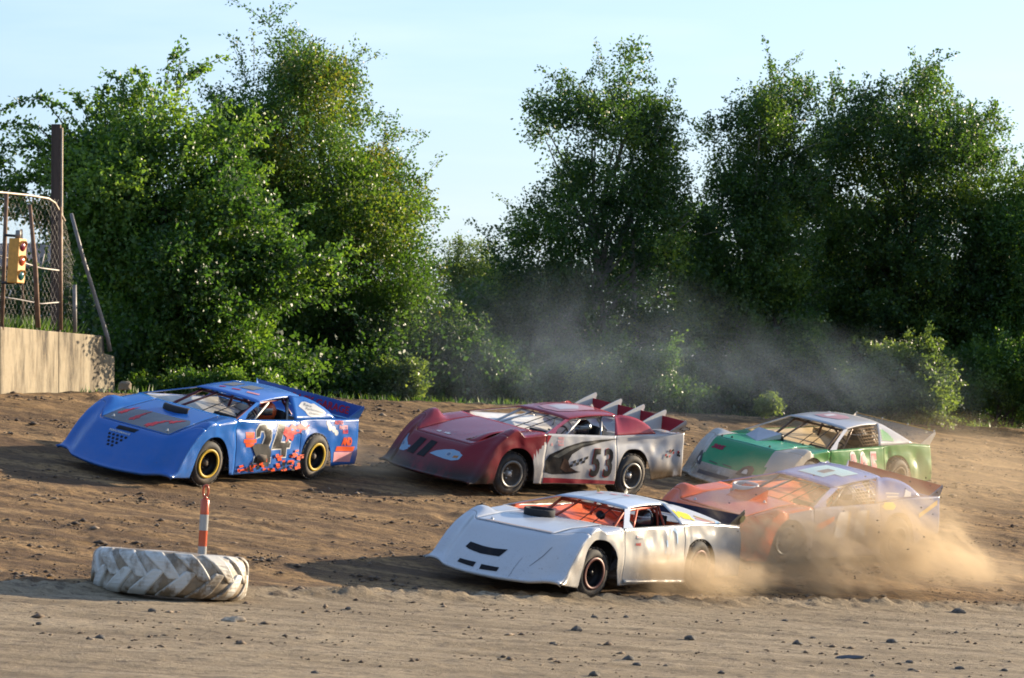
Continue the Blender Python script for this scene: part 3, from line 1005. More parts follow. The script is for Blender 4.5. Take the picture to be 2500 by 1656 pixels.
# ---------------------------------------------------------------- race cars
# Key points of each car, metres, x forward, y to its left, z up from the ground under the middle of the wheelbase.
# rf/rr roof front and rear corner, sp spoiler tip, hp fender hump, hf front of hood, ap foot of the windshield post, wrb rear lower window
# corner, se rear end of the sail panel, tt/tb tail top and bottom, lbc lower fender corner ahead of the wheel, dbf/dbr lower door ends,
# nbc nose tip, lip outer nose corner; pose = heading, nose down, left side down, position
CARS = {
'blue': dict(pose=[1.0221, -0.0008, 0.2164, -4.5108, 52.2056, -0.7294], rf=(-0.134, 0.564, 1.172), rr=(-1.25, 0.528, 1.261), sp=(-2.292, 1.016, 1.221), hp=(1.375, 0.98, 0.944), hf=(1.97, 0.7, 0.677), ap=(0.774, 0.934, 0.984), wrb=(-0.773, 0.85, 0.96), se=(-1.8, 0.86, 0.979), tt=(-2.406, 0.885, 0.988), tb=(-2.298, 0.96, 0.301), lbc=(1.838, 0.985, 0.139), dbf=(0.902, 1.008, 0.179), dbr=(-0.896, 1.041, 0.251), nbc=(2.56, 0, 0.115), lip=(2.317, 1.04, 0.193)),
'red': dict(pose=[0.7848, -0.0248, 0.1834, 0.231, 55.4655, -0.9756], rf=(-0.074, 0.561, 1.148), rr=(-1.192, 0.574, 1.235), sp=(-2.286, 1.08, 1.27), hp=(1.345, 0.98, 1.012), hf=(1.97, 0.66, 0.7), ap=(0.718, 0.985, 0.972), wrb=(-0.867, 0.92, 0.96), se=(-1.825, 0.89, 1.0), tt=(-2.445, 0.93, 1.043), tb=(-2.35, 1.0, 0.35), lbc=(1.748, 1.03, 0.183), dbf=(0.966, 0.98, 0.191), dbr=(-0.911, 1.054, 0.204), nbc=(2.49, 0, 0.19), lip=(2.29, 1.01, 0.197)),
'white': dict(pose=[0.9986, -0.0348, 0.1523, 0.9625, 47.5608, -2.1633], rf=(0.117, 0.549, 1.103), rr=(-1.068, 0.52, 1.174), sp=(-2.407, 0.964, 1.184), hp=(1.361, 0.946, 0.887), hf=(1.939, 0.649, 0.745), ap=(0.76, 0.968, 0.892), wrb=(-0.821, 0.90, 0.946), se=(-1.863, 0.92, 0.972), tt=(-2.422, 0.91, 0.955), tb=(-2.346, 1.002, 0.26), lbc=(1.788, 1.01, 0.109), dbf=(0.88, 1.043, 0.144), dbr=(-0.866, 1.036, 0.207), nbc=(2.55, 0, 0.118), lip=(2.324, 1.054, 0.193)),
'orange': dict(pose=[0.8073, 0.0042, 0.2024, 4.197, 53.2863, -1.9488], rf=(-0.053, 0.557, 1.099), rr=(-1.25, 0.538, 1.232), sp=(-2.305, 0.931, 1.183), hp=(1.552, 1.0, 0.875), hf=(1.97, 0.66, 0.7), ap=(0.78, 0.94, 0.89), wrb=(-0.781, 0.86, 0.905), se=(-1.845, 0.87, 0.99), tt=(-2.363, 0.86, 0.985), tb=(-2.31, 0.95, 0.418), lbc=(1.78, 1.02, 0.12), dbf=(0.9, 1.02, 0.14), dbr=(-0.85, 1.02, 0.14), nbc=(2.54, 0.0, 0.12), lip=(2.3, 1.02, 0.2)),
'green': dict(pose=[0.8669, -0.0087, 0.197, 5.0622, 60.8191, -1.1457], rf=(0.01, 0.605, 1.166), rr=(-1.156, 0.514, 1.254), sp=(-2.405, 0.86, 1.19), hp=(1.466, 1.0, 0.861), hf=(1.93, 0.70, 0.782), ap=(0.778, 0.93, 0.855), wrb=(-0.772, 0.84, 0.912), se=(-1.782, 0.83, 0.96), tt=(-2.347, 0.83, 0.938), tb=(-2.35, 1.0, 0.35), lbc=(1.78, 1.02, 0.12), dbf=(0.9, 1.02, 0.14), dbr=(-0.85, 1.02, 0.14), nbc=(2.60, 0, 0.10), lip=(2.314, 1.021, 0.116)),
}
M_rubber = NT('tyre_rubber')
_oc = M_rubber.coord()
M_rubber = M_rubber.set(color=M_rubber.mix(M_rubber.ramp(M_rubber.noise(_oc, 5.0, 6, 0.7), [(0.42, 0.0), (0.72, 0.6)]), (0.022, 0.021, 0.021), (0.20, 0.145, 0.095)), rough=0.78)
M_black = flat('black_vinyl', (0.010, 0.010, 0.012), 0.35)
M_white = flat('white_vinyl', (0.48, 0.48, 0.47), 0.45)
M_redvinyl = flat('red_vinyl', (0.42, 0.020, 0.026), 0.35)
M_orangevinyl = flat('orange_vinyl', (0.60, 0.075, 0.016), 0.35)
M_greyvinyl = flat('grey_vinyl', (0.16, 0.17, 0.18), 0.5)
M_pink = flat('faded_pink_vinyl', (0.62, 0.27, 0.28), 0.5)
M_yellow = flat('yellow_vinyl', (0.72, 0.60, 0.06), 0.5)
M_gold = flat('gold_vinyl', (0.42, 0.27, 0.08), 0.5)
M_skyblue = flat('light_blue_vinyl', (0.25, 0.50, 0.78), 0.5)
M_lampblue = flat('headlight_sticker', (0.22, 0.33, 0.44), 0.3)
M_dash = plain('dark_interior', (0.02, 0.02, 0.024), 0.7)
M_seat = plain('black_seat_cloth', (0.016, 0.016, 0.018), 0.85)
M_chassis = plain('dirty_chassis', (0.10, 0.075, 0.055), 0.85, 0, 0.4, 10)
M_bright = plain('bare_steel', (0.45, 0.44, 0.42), 0.35, 0.9, 0.1, 10)
M_foam = plain('red_bar_padding', (0.42, 0.06, 0.05), 0.8)


def text_shape(body, size, bold=0.0, shear=0.0):
    """outline letters as 2-D vertices and faces, lower left at the origin"""
    cu = bpy.data.curves.new('lettering', 'FONT')
    cu.body = body
    cu.size = size
    cu.offset = bold
    cu.shear = shear
    cu.resolution_u = 3
    o = bpy.data.objects.new('lettering', cu)
    COL.objects.link(o)
    dg = bpy.context.evaluated_depsgraph_get()
    me = bpy.data.meshes.new_from_object(o.evaluated_get(dg))
    v = [(p.co.x, p.co.y) for p in me.vertices]
    f = [tuple(p.vertices) for p in me.polygons]
    bpy.data.objects.remove(o)
    bpy.data.meshes.remove(me)
    return v, f


def flame(n=1):
    return [(0, 0), (0.10, 0.16), (0.24, 0.12), (0.36, 0.20), (0.50, 0.13), (0.66, 0.19), (0.80, 0.12), (1.0, 0.15), (0.84, 0.04), (0.66, 0.06), (0.72, -0.02), (0.52, -0.02), (0.40, -0.12), (0.36, -0.20), (0.24, -0.13), (0.10, -0.22), (0.14, -0.10)]


class RaceCar:
    def __init__(self, key, label, cols):
        self.P = P = CARS[key]
        self.c = cols
        th, pit, rol, x, y, z = P['pose']
        f = Vector((-math.cos(th), -math.sin(th), 0))
        l = Vector((math.sin(th), -math.cos(th), 0))
        u = Vector((0, 0, 1))
        f2 = f * math.cos(pit) - u * math.sin(pit)
        u2 = u * math.cos(pit) + f * math.sin(pit)
        l2 = l * math.cos(rol) - u2 * math.sin(rol)
        u3 = u2 * math.cos(rol) + l * math.sin(rol)
        M = Matrix((f2, l2, u3)).transposed().to_4x4()
        M.translation = Vector((x, y, z))
        self.M = M
        self.root = empty('race_car', (x, y, z))
        self.root.matrix_world = M
        tag(self.root, label, 'race car', 'dirt track race cars racing in a pack')
        self.seed = sum(map(ord, key))
        self.dents = []                                    # (x, z, radius x, radius z, depth)

    # ---- shape functions
    def belt(self, x):
        P = self.P
        xs = [P['tt'][0], P['se'][0], P['wrb'][0], P['ap'][0], P['hp'][0] - 0.16]
        ys = [P['tt'][1], P['se'][1], P['wrb'][1], P['ap'][1], P['ap'][1] + 0.015]
        zs = [P['tt'][2], P['se'][2], P['wrb'][2], P['ap'][2], P['ap'][2] - 0.055]
        return np.interp(x, xs, ys), np.interp(x, xs, zs)

    def ridge(self, s):
        """outer edge of the fender from the nose corner (s=0) over the hump (0.72) to the windshield post (1)"""
        P = self.P
        if s <= 0.72:
            t = 1 - s / 0.72
            D = np.interp(t, [0, .08, .15, .3, .45, .6, .72, .84, .92, 1], [0, .012, .05, .16, .29, .48, .68, .90, .975, 1])
            x = P['hp'][0] + (P['lip'][0] - P['hp'][0]) * t
            y = P['hp'][1] + (P['lip'][1] - P['hp'][1]) * t
            return x, y, P['hp'][2] + (P['lip'][2] - P['hp'][2]) * D
        xb = P['hp'][0] - 0.16
        yb, zb = self.belt(xb)
        if s <= 0.82:
            t = smooth01(np.array((s - 0.72) / 0.10))
            return P['hp'][0] + (xb - P['hp'][0]) * (s - 0.72) / 0.10, P['hp'][1] + (yb - P['hp'][1]) * float(t), P['hp'][2] + (zb - P['hp'][2]) * float(t)
        t = (s - 0.82) / 0.18
        x = xb + (P['ap'][0] - xb) * t
        y, z = self.belt(x)
        return x, float(y), float(z)

    def centre(self, s, fy):
        P = self.P
        lipx = P['nbc'][0] + (P['lip'][0] - P['nbc'][0]) * fy * fy
        lipz = P['nbc'][2] + (P['lip'][2] - P['nbc'][2]) * fy * fy
        if s <= 0.55:
            f = s / 0.55
            a = np.interp(f, [0, .08, .2, .38, .65, .87, 1], [0, .05, .14, .30, .60, .85, 1])
            b = np.interp(f, [0, .08, .2, .38, .65, .87, 1], [0, .015, .11, .30, .63, .90, 1])
            return lipx + (P['hf'][0] - lipx) * a, lipz + (P['hf'][2] - lipz) * b
        g = (s - 0.55) / 0.45
        xc, zc = P['ap'][0] - 0.02, P['ap'][2] - 0.02
        return P['hf'][0] + (xc - P['hf'][0]) * g, P['hf'][2] + (zc - P['hf'][2]) * g + 0.022 * math.sin(math.pi * g)

    def top(self, s, fy, lift=0.0):
        """the upper front of the body: s from nose lip to windshield, fy from -1 (right edge) to 1 (left edge)"""
        a = abs(fy)
        rx, ry, rz = self.ridge(s)
        cx, cz = self.centre(s, min(a, 1))
        w = float(smooth01(np.array((a - 0.60) / 0.30)))
        x, z = cx + (rx - cx) * w, cz + (rz - cz) * w
        e = max(0.0, (a - 0.93) / 0.07)
        z -= 0.022 * e * e
        d = 0.010 * (vnoise(x * 2.4, fy * 2.4 + 7, z * 2, self.seed) - 0.5) * (1 if a < 0.95 else 0)
        return np.array([x, ry * fy, z + float(d) + lift])

    def top_n(self, s, fy, off):
        """a point off the surface, for stickers"""
        p = self.top(s, fy)
        a = self.top(min(s + 0.01, 1), fy) - self.top(max(s - 0.01, 0), fy)
        b = self.top(s, fy + 0.01) - self.top(s, fy - 0.01)
        n = np.cross(a, b)
        n /= np.linalg.norm(n) + 1e-9
        if n[2] < 0:
            n = -n
        return p + n * off

    def top_at(self, x, y):
        """height of the upper front at plan position x, y (centre part)"""
        lo, hi = 0.0, 1.0
        for _ in range(30):
            m = (lo + hi) / 2
            if self.top(m, y / self.ridge(m)[1])[0] > x:
                lo = m
            else:
                hi = m
        return self.top(lo, y / self.ridge(lo)[1])

    def dent(self, x, z):
        d = 0.016 * self.c.get('crumple', 0.5) * (vnoise(x * 3.1, 3.3, z * 3.6, self.seed) - 0.5) * 2 + 0.010 * self.c.get('crumple', 0.5) * (vnoise(x * 7.1, 1.3, z * 6.6, self.seed + 1) - 0.5) * 2
        for dx, dz, rx, rz, dep in self.dents:
            d = d - dep * np.exp(-((x - dx) / rx) ** 2 - ((z - dz) / rz) ** 2)
        return d

    def low(self, x):
        """lower edge of the side panels with both wheel openings"""
        P = self.P
        xs = [P['tb'][0] - 0.2, P['tb'][0], -1.76, P['dbr'][0], P['dbf'][0], P['lbc'][0], P['lip'][0]]
        zs = [P['tb'][2], P['tb'][2], P['tb'][2] * .5 + P['dbr'][2] * .5, P['dbr'][2], P['dbf'][2], P['lbc'][2], P['lip'][2] - 0.03]
        z = float(np.interp(x, xs, zs))
        for cx, r, top in ((1.335, 0.45, 0.735), (-1.31, 0.44, 0.76)):
            d = abs(x - cx)
            if d < r:
                z = max(z, 0.10 + (top - 0.10) * (1 - (d / r) ** 2.6) ** (1 / 2.2))
        return z

    def side(self, x, z, off=0.0, sgn=1, zt=None, yt=None):
        if zt is None:
            yt, zt = self.belt(x)
        yb = float(np.interp(x, [self.P['tb'][0], self.P['dbr'][0], self.P['dbf'][0], self.P['lbc'][0], self.P['lip'][0]], [self.P['tb'][1], self.P['dbr'][1], self.P['dbf'][1], self.P['lbc'][1], self.P['lip'][1]]))
        t = min(1.0, max(0.0, (z - 0.15) / max(zt - 0.15, 0.05)))
        y = yb + (float(yt) - yb) * t + 0.022 * math.sin(math.pi * t)
        edge = min(1.0, (1 - t) * 6)
        y += float(self.dent(x, z)) * edge
        return np.array([x, sgn * (y + off), z])

    # ---- parts
    def part(self, mb, name, mat, smooth=False, parent=None, thick=0.0, label=None):
        o = mb.build(name, mat, parent or self.root, smooth)
        if thick:
            thicken(o, thick)
        if label:
            o['label'] = label
        return o

    def panel(self, x0, x1, sgn, name, mat, n=90, rows=20, front=False):
        cols = []
        if front and self.c.get('fzone'):
            rows = 64
        if front:
            ss = np.concatenate([np.linspace(0.0, 0.70, 60), np.linspace(0.71, 0.84, 14), np.linspace(0.86, 1.0, 8)])
            it = [(self.ridge(s)) for s in ss]
            it = [(x, y, z - 0.022) for x, y, z in it]
        else:
            it = []
            for x in np.linspace(x0, x1, n):
                y, z = self.belt(x)
                it.append((x, float(y), float(z)))
        for x, yt, zt in it:
            zl = min(self.low(x), zt - 0.01)
            cols.append([self.side(x, zl + (zt - zl) * r, 0, sgn, zt, yt) for r in np.linspace(0, 1, rows)])
        mb = MB()
        mb.grid(cols)
        zone = self.c.get('fzone') if front else None
        o = self.part(mb, name, [mat, self.c['fside2']] if zone else mat, True, thick=0.004)
        if zone:
            for p in o.data.polygons:
                if zone(p.center.x, p.center.z):
                    p.material_index = 1
        return o

    def build_body(self):
        c, P = self.c, self.P
        FY = [0, .12, .25, .38, .5, .58, .62, .66, .70, .74, .78, .82, .86, .90, .93, .95, .97, .985, 1.0]
        fy = [-f for f in FY[::-1]] + FY[1:]
        # nose
        S = list(np.linspace(0, 0.55, 24))
        grid = [[self.top(s, f) for f in fy] for s in S]
        # a turned-under lip along the bottom
        lip = [list(p - np.array([0.03, 0, 0.035])) for p in grid[0]]
        mb = MB()
        mb.grid([lip] + grid)
        mats = [c['nose']] + ([c['band']] if 'band' in c else [])
        o = self.part(mb, 'nose', mats, True, thick=0.006)
        if 'band' in c:
            k = 0
            for i in range(len(S)):
                for j in range(len(fy) - 1):
                    sm, fm = S[min(i, len(S) - 1)], 0.5 * (fy[j] + fy[j + 1])
                    if sm > 0.25 and abs(fm) < 0.62 + 0.10 * (0.55 - sm):
                        o.data.polygons[k].material_index = 1
                    k += 1
        # hood, set in between the fenders
        S2 = np.linspace(0.553, 1.0, 22)
        HF = [f for f in fy if abs(f) <= 0.62]
        mb = MB()
        mb.grid([[self.top(s, f, 0.004) for f in HF] for s in S2])
        self.part(mb, 'hood', c['hood'], True, thick=0.006)
        for sgn in (1, -1):
            FF = [sgn * f for f in FY if f >= 0.625]
            FF = [sgn * 0.632] + FF[1:]
            S3 = np.concatenate([np.linspace(0.553, 0.72, 9), np.linspace(0.735, 0.82, 7), np.linspace(0.84, 1.0, 6)])
            mb = MB()
            mb.grid([[self.top(s, f) for f in FF] for s in S3])
            o = self.part(mb, 'fender_top', [c['fender'], c['fender2']] if 'fender2' in c else c['fender'], True, thick=0.006)
            if 'fender2' in c:
                for q in o.data.polygons:
                    if q.center.x < P['hp'][0] - 0.13:
                        q.material_index = 1
            self.panel(0, 0, sgn, 'fender', c['fside'], front=True)
            self.panel(P['ap'][0] - 0.004, -0.884, sgn, 'door', c['door'])
            self.panel(-0.892, P['tt'][0], sgn, 'quarter_panel', c['quarter'], 70)
        # rear deck and tail
        xs = np.linspace(-1.12, P['tt'][0] + 0.01, 14)
        mb = MB()
        mb.grid([[(x, float(self.belt(x)[0]) * k, float(self.belt(x)[1]) - 0.012 - 0.01 * (1 - k * k)) for k in np.linspace(-0.99, 0.99, 9)] for x in xs])
        self.part(mb, 'rear_deck', c.get('deck', c['quarter']), thick=0.004)
        x = P['tt'][0] + 0.012
        mb = MB()
        mb.grid([[(x + 0.02 * (1 - t), k * (P['tt'][1] * t + P['tb'][1] * (1 - t)) * 0.985, P['tb'][2] + 0.10 + (P['tt'][2] - 0.03 - P['tb'][2] - 0.10) * t) for k in np.linspace(-1, 1, 9)] for t in np.linspace(0, 1, 4)])
        self.part(mb, 'tail_panel', c.get('tail', c['quarter']), thick=0.004)
        # roof with a slight crown
        rows = []
        for t in np.linspace(0, 1, 13):
            x = P['rf'][0] + (P['rr'][0] - P['rf'][0]) * t
            w = P['rf'][1] + (P['rr'][1] - P['rf'][1]) * t
            z = P['rf'][2] + (P['rr'][2] - P['rf'][2]) * t + 0.030 * math.sin(math.pi * t)
            rows.append([(x - 0.05 * (1 - k * k) * (1 - 2 * t) * -0.6, w * k, z - 0.006 + 0.024 * (1 - k * k) - 0.012 * max(0, abs(k) - 0.9) / 0.1) for k in (-1, -.95, -.85, -.6, -.3, 0, .3, .6, .85, .95, 1)])
        mb = MB()
        mb.grid(rows)
        self.roof_rows = rows
        self.part(mb, 'roof', c['roof'], True, thick=0.022)
        # windshield posts, sail panels
        for sgn in (1, -1):
            a = Vector((P['rf'][0], P['rf'][1] - 0.01, P['rf'][2] - 0.012))
            b = Vector((P['ap'][0], P['ap'][1] - 0.02, P['ap'][2] - 0.005))
            w = c.get('post_w', 0.075)
            bk = Vector((-1, 0, 0))
            v = [a, b, b + bk * (w * 2.6), b.lerp(a, 0.35) + bk * (w * 1.35), a + bk * w * 1.5]
            v = [Vector((p.x, p.y * sgn, p.z)) for p in v]
            mb = MB().add(v, [(0, 1, 2, 3, 4)])
            self.part(mb, 'windshield_post', c['post'], thick=0.014)
            # sail panel: window edge, roof, falling rear edge
            n = 12
            wt = c.get('win_top', 0.16)                     # window's rear top, ahead of the roof's rear corner
            bul = c.get('sail_bulge', 0.05)
            up, dn = [], []
            xw_top = P['rr'][0] + wt
            for i in range(n + 1):
                t = i / n
                xt_ = xw_top + (P['rr'][0] - xw_top) * min(1, t / 0.2)
                if t <= 0.2:
                    q = np.array([xt_, P['rr'][1] + 0.012, P['rr'][2] - 0.005 + 0.012 * (1 - t / 0.2)])
                else:
                    g = (t - 0.2) / 0.8
                    q = np.array(P['rr']) * (1 - g) + np.array([P['se'][0], P['se'][1] - 0.012, P['se'][2] + 0.02]) * g + np.array([0, 0, -0.0])
                    q[2] += bul * math.sin(math.pi * g) ** 0.8
                    q[1] += 0.012 * (1 - g) + 0.02 * math.sin(math.pi * g)
                up.append(q)
                xb = P['wrb'][0] + (P['se'][0] - 0.004 - P['wrb'][0]) * t
                yb, zb = self.belt(xb)
                dn.append(np.array([xb, float(yb) - 0.014, float(zb) + 0.004]))
            self.sail_up, self.sail_dn = up, dn
            mb = MB()
            mb.grid([[(np.array(dn[i]) * (1 - t) + np.array(up[i]) * t + np.array([0, 0.012 * math.sin(math.pi * t), 0])) * np.array([1, sgn, 1]) for t in np.linspace(0, 1, 7)] for i in range(n + 1)])
            self.part(mb, 'sail_panel', c['sail'], True, thick=0.006)
        # spoiler: raked blade with end plates
        ya = P['tt'][1] - 0.01
        zt = P['tt'][2] - 0.005
        xf = P['tt'][0] + c.get('spoiler_run', 0.30)
        a0, a1 = np.array([P['tt'][0] + 0.16, ya, zt]), np.array([P['sp'][0] + 0.02, P['sp'][1] - 0.02, P['sp'][2] - 0.012])
        a1 = a0 + (a1 - a0) * np.array([1, 1, c.get('blade', 1.0)])
        mb = MB()
        mb.grid([[(a0 * (1 - t) + a1 * t) * np.array([1, k, 1]) for k in np.linspace(-1, 1, 9)] for t in np.linspace(0, 1, 4)])
        sp = self.part(mb, 'spoiler', c['spoiler'], thick=0.005)
        for sgn in (1, -1):
            v = [(xf, ya + 0.006, zt + 0.012), (P['tt'][0] + 0.006, P['tt'][1] + 0.002, zt + 0.012), (P['sp'][0] - 0.015, P['sp'][1] + 0.004, P['sp'][2] - 0.045), (P['sp'][0] + 0.012, P['sp'][1] + 0.004, P['sp'][2])]
            mb = MB().add([(x, y * sgn, z) for x, y, z in v], [(0, 1, 2, 3)])
            thicken(mb.build('end_plate', c.get('endplate', c['quarter']), sp), 0.006)
        self.spo = (a0, a1, sp)

    def build_inside(self):
        c, P = self.c, self.P
        # floor, firewall, transmission and frame rails
        mb = MB().box((-1.0, -0.62, 0.16), (1.0, 0.62, 0.19)).box((0.70, -0.80, 0.19), (0.73, 0.80, P['ap'][2] - 0.10)).box((-1.14, -0.80, 0.19), (-1.11, 0.80, P['se'][2] - 0.08))
        mb.box((1.0, -0.42, 0.16), (2.1, 0.42, 0.48)).box((-2.2, -0.45, 0.30), (-1.75, 0.45, 0.62))
        self.part(mb, 'chassis', M_dash)
        # sheet metal interior: level with the right door, falling to the driver's side
        zr = P['ap'][2]
        rows = []
        for x in np.linspace(P['ap'][0] - 0.06, -1.1, 10):
            y, z = self.belt(x)
            y, z = float(y), float(z)
            t = (P['ap'][0] - x) / 1.7
            rows.append([(x, -y + 0.012, z - 0.012), (x, -y + 0.12, z - 0.03 - 0.03 * t), (x, -0.36, z - 0.12), (x, -0.02, z - 0.19), (x, 0.03, z - 0.30), (x, 0.05, 0.30)])
        mb = MB()
        mb.grid(rows)
        self.part(mb, 'interior_panel', c['interior'], thick=0.004)
        mb = MB()
        y, z = self.belt(-1.1)
        mb.add([(-1.105, -float(y) + 0.02, float(z) - 0.02), (-1.105, 0.06, float(z) - 0.32), (-1.105, 0.06, 0.25), (-1.105, float(y) - 0.04, 0.25), (-1.105, float(y) - 0.04, float(z) - 0.02)], [(0, 1, 2, 3, 4)])
        self.part(mb, 'rear_bulkhead', c['interior'], thick=0.004)
        # roll cage
        zr = P['rr'][2] - 0.05
        zf = P['rf'][2] - 0.045
        xr, xf = P['rr'][0] + 0.24, P['rf'][0] - 0.06
        mb = MB()
        hoop = [(xr + .06, -0.62, 0.2), (xr + .03, -0.56, 0.75), (xr, -0.48, zr - 0.05), (xr, -0.42, zr), (xr, 0.42, zr), (xr, 0.48, zr - 0.05), (xr + .03, 0.60, 0.75), (xr + .06, 0.66, 0.2)]
        mb.tube(hoop, 0.022, 8)
        for sgn in (1, -1):
            mb.tube([(xr, 0.45 * sgn, zr), (xf, 0.50 * sgn, zf), (P['ap'][0] - 0.22, 0.60 * sgn, P['ap'][2] - 0.16), (P['ap'][0] - 0.10, 0.62 * sgn, 0.25)], 0.022, 8)
            mb.tube([(xr, 0.40 * sgn, zr - 0.05), (xr - 0.75, 0.38 * sgn, 0.62)], 0.02, 8)
        mb.tube([(xf, -0.5, zf), (xf, 0.5, zf)], 0.02, 8)
        mb.tube([(xr, -0.46, zr - 0.06), (xr + 0.03, 0.60, 0.50)], 0.02, 8)
        mb.tube([(xr + 0.02, -0.55, 0.72), (xr + 0.02, 0.6, 0.72)], 0.02, 8)
        self.part(mb, 'roll_cage', c['cage'], True)
        for k in (0.16, 0.36):
            mb = MB().tube([(P['ap'][0] - 0.08, k + 0.04, P['ap'][2] - 0.03), (P['rf'][0] - 0.02, k, P['rf'][2] - 0.015)], 0.007, 6)
            self.part(mb, 'windshield_bar', c.get('bars', M_black), True)
        mb = MB().tube([(P['ap'][0] - 0.06, -0.22, P['ap'][2] - 0.06), (P['rf'][0] - 0.02, -0.18, P['rf'][2] - 0.02)], 0.018, 6)
        self.part(mb, 'windshield_brace', c['cage'], True)
        # extra side bars seen through the driver's window
        mb = MB().tube([(P['ap'][0] - 0.62, 0.72, P['ap'][2] - 0.12), (P['rf'][0] - 0.34, 0.53, P['rf'][2] - 0.02)], 0.016, 6)
        self.part(mb, 'window_bar', c.get('sidebar', c['cage']), True)
        mb = MB().tube([(-0.72, 0.78, P['wrb'][2] - 0.2), (P['rr'][0] + 0.26, 0.50, P['rr'][2] - 0.03)], 0.018, 6)
        self.part(mb, 'window_bar', c.get('sidebar', c['cage']), True)
        # dash, steering wheel, seat
        zd = P['ap'][2] - 0.03
        mb = MB().box((0.12, 0.05, zd - 0.20), (0.18, 0.82, zd - 0.03))
        soften(self.part(mb, 'dashboard', M_dash), 0.01)
        ws = MB()
        Mw = Matrix.Translation((-0.15, 0.40, zd - 0.10)) @ Matrix.Rotation(R(68), 4, 'Y')
        ws.lathe([(0.17 + 0.014 * math.cos(a), 0.014 * math.sin(a)) for a in np.linspace(0, 2 * math.pi, 9)[:-1]], 28, Mw, True)
        for k in range(3):
            a = 2 * math.pi * k / 3 + 0.5
            ws.tube([Mw @ Vector((0, 0, 0)), Mw @ Vector((0.165 * math.cos(a), 0.165 * math.sin(a), 0))], 0.011, 6)
        ws.tube([Mw @ Vector((0, 0, 0)), Mw @ Vector((0, 0, 0.28))], 0.016, 6)
        self.part(ws, 'steering_wheel', M_seat, True)
        mb = MB()
        prof = [(-0.28, 0.28), (-0.62, 0.24), (-0.76, 0.34), (-0.84, 0.62), (-0.88, 0.86), (-0.91, 1.03)]
        mb.grid([[(x + 0.10 * k * k * (1 if z > 0.3 else 0.0), 0.39 + 0.22 * k, z + 0.09 * k * k * (1 if z < 0.3 else 0)) for k in np.linspace(-1, 1, 9)] for x, z in prof])
        soften(self.part(mb, 'seat', M_seat, True, thick=0.04), 0.008)
        for sgn in (-1, 1):
            mb = MB().box((-0.93, 0.39 + sgn * 0.20 - 0.02, 0.88), (-0.78, 0.39 + sgn * 0.20 + 0.02, 1.02))
            soften(self.part(mb, 'head_support', M_seat), 0.015)

    def build_wheels(self):
        c = self.c
        inv = self.M.inverted()
        for (x, y, r, w, front) in ((1.315, 1, 0.335, 0.27, True), (1.315, -1, 0.335, 0.27, True), (-1.305, 1, 0.345, 0.31, False), (-1.305, -1, 0.345, 0.31, False)):
            yo = 0.945 if front else 0.99                  # outer face
            yc = y * (yo - w / 2)
            p = self.M @ Vector((x, yc, 0))
            gz = ground1(p.x, p.y)
            dz = max(-0.12, min(0.12, (gz - p.z) / self.M[2][2]))
            wh = empty('wheel', (0, 0, 0), self.root)
            wh.location = (x, yc, r + dz + 0.012)
            steer = R(c.get('steer', -6)) if front else 0
            wh.rotation_euler = (0, 0, steer)
            Mx = Matrix.Rotation(-math.pi / 2 * y, 4, 'X')   # lathe axis points outward
            h = w / 2
            ri = 0.205
            prof = [(ri, -h + 0.02), (ri + 0.02, -h), (r - 0.07, -h - 0.004), (r - 0.03, -h + 0.015), (r - 0.006, -h + 0.05), (r, -h + 0.085), (r + 0.004, 0), (r, h - 0.085), (r - 0.006, h - 0.05), (r - 0.03, h - 0.015), (r - 0.07, h + 0.004), (ri + 0.02, h), (ri, h - 0.02), (ri, 0)]
            ty = MB().lathe(prof, 44, Mx, True)
            o = ty.build('tyre', M_rubber, wh, True)
            # tread blocks
            blk = MB()
            for k in range(26):
                a = 2 * math.pi * k / 26
                for j, (h0, h1) in enumerate(((-h + 0.03, -0.035), (-0.025, 0.025), (0.035, h - 0.03))):
                    a0 = a + (0.06 if j == 1 else 0)
                    vs = []
                    for rr_ in (r - 0.006, r + 0.010):
                        for aa, hh in ((a0 - 0.085, h0), (a0 + 0.085, h0), (a0 + 0.085, h1), (a0 - 0.085, h1)):
                            vs.append(Mx @ Vector((rr_ * math.cos(aa), rr_ * math.sin(aa), hh)))
                    blk.add(vs, [(0, 3, 2, 1), (4, 5, 6, 7), (0, 1, 5, 4), (1, 2, 6, 5), (2, 3, 7, 6), (3, 0, 4, 7)])
            tb = blk.build('tread', M_rubber, wh)
            tb['kind'] = 'stuff'
            # rim: flange ring, dished barrel, disc, hub
            dish = 0.055
            rim = MB().lathe([(0.05, h - dish - 0.05), (0.12, h - dish - 0.045), (0.165, h - dish - 0.06), (0.180, h - 0.05), (0.192, h - 0.012), (0.200, h - 0.004)], 36, Mx)
            rim.build('rim', c['rim'], wh, True)
            ring = MB().lathe([(0.176, h + 0.000), (0.176, h + 0.012), (0.212, h + 0.013), (0.216, h + 0.002)], 40, Mx)
            ring.build('rim_ring', c['ring'], wh, True)
            hub = MB().lathe([(0.0, h - 0.03), (0.035, h - 0.03), (0.042, h - 0.05), (0.05, h - dish - 0.055)], 20, Mx)
            for k in range(5):
                a = 2 * math.pi * k / 5
                hub.lathe([(0.0, h - dish - 0.02), (0.012, h - dish - 0.02), (0.012, h - dish - 0.05)], 8, Mx @ Matrix.Translation((0.075 * math.cos(a), 0.075 * math.sin(a), 0)))
            hub.build('hub', c.get('hub', M_chassis), wh, True)
        # axle and suspension glimpsed through the wheel openings
        mb = MB().tube([(-1.305, -0.75, 0.345), (-1.305, 0.75, 0.345)], 0.045, 10).tube([(1.315, -0.72, 0.33), (1.315, 0.72, 0.33)], 0.03, 8)
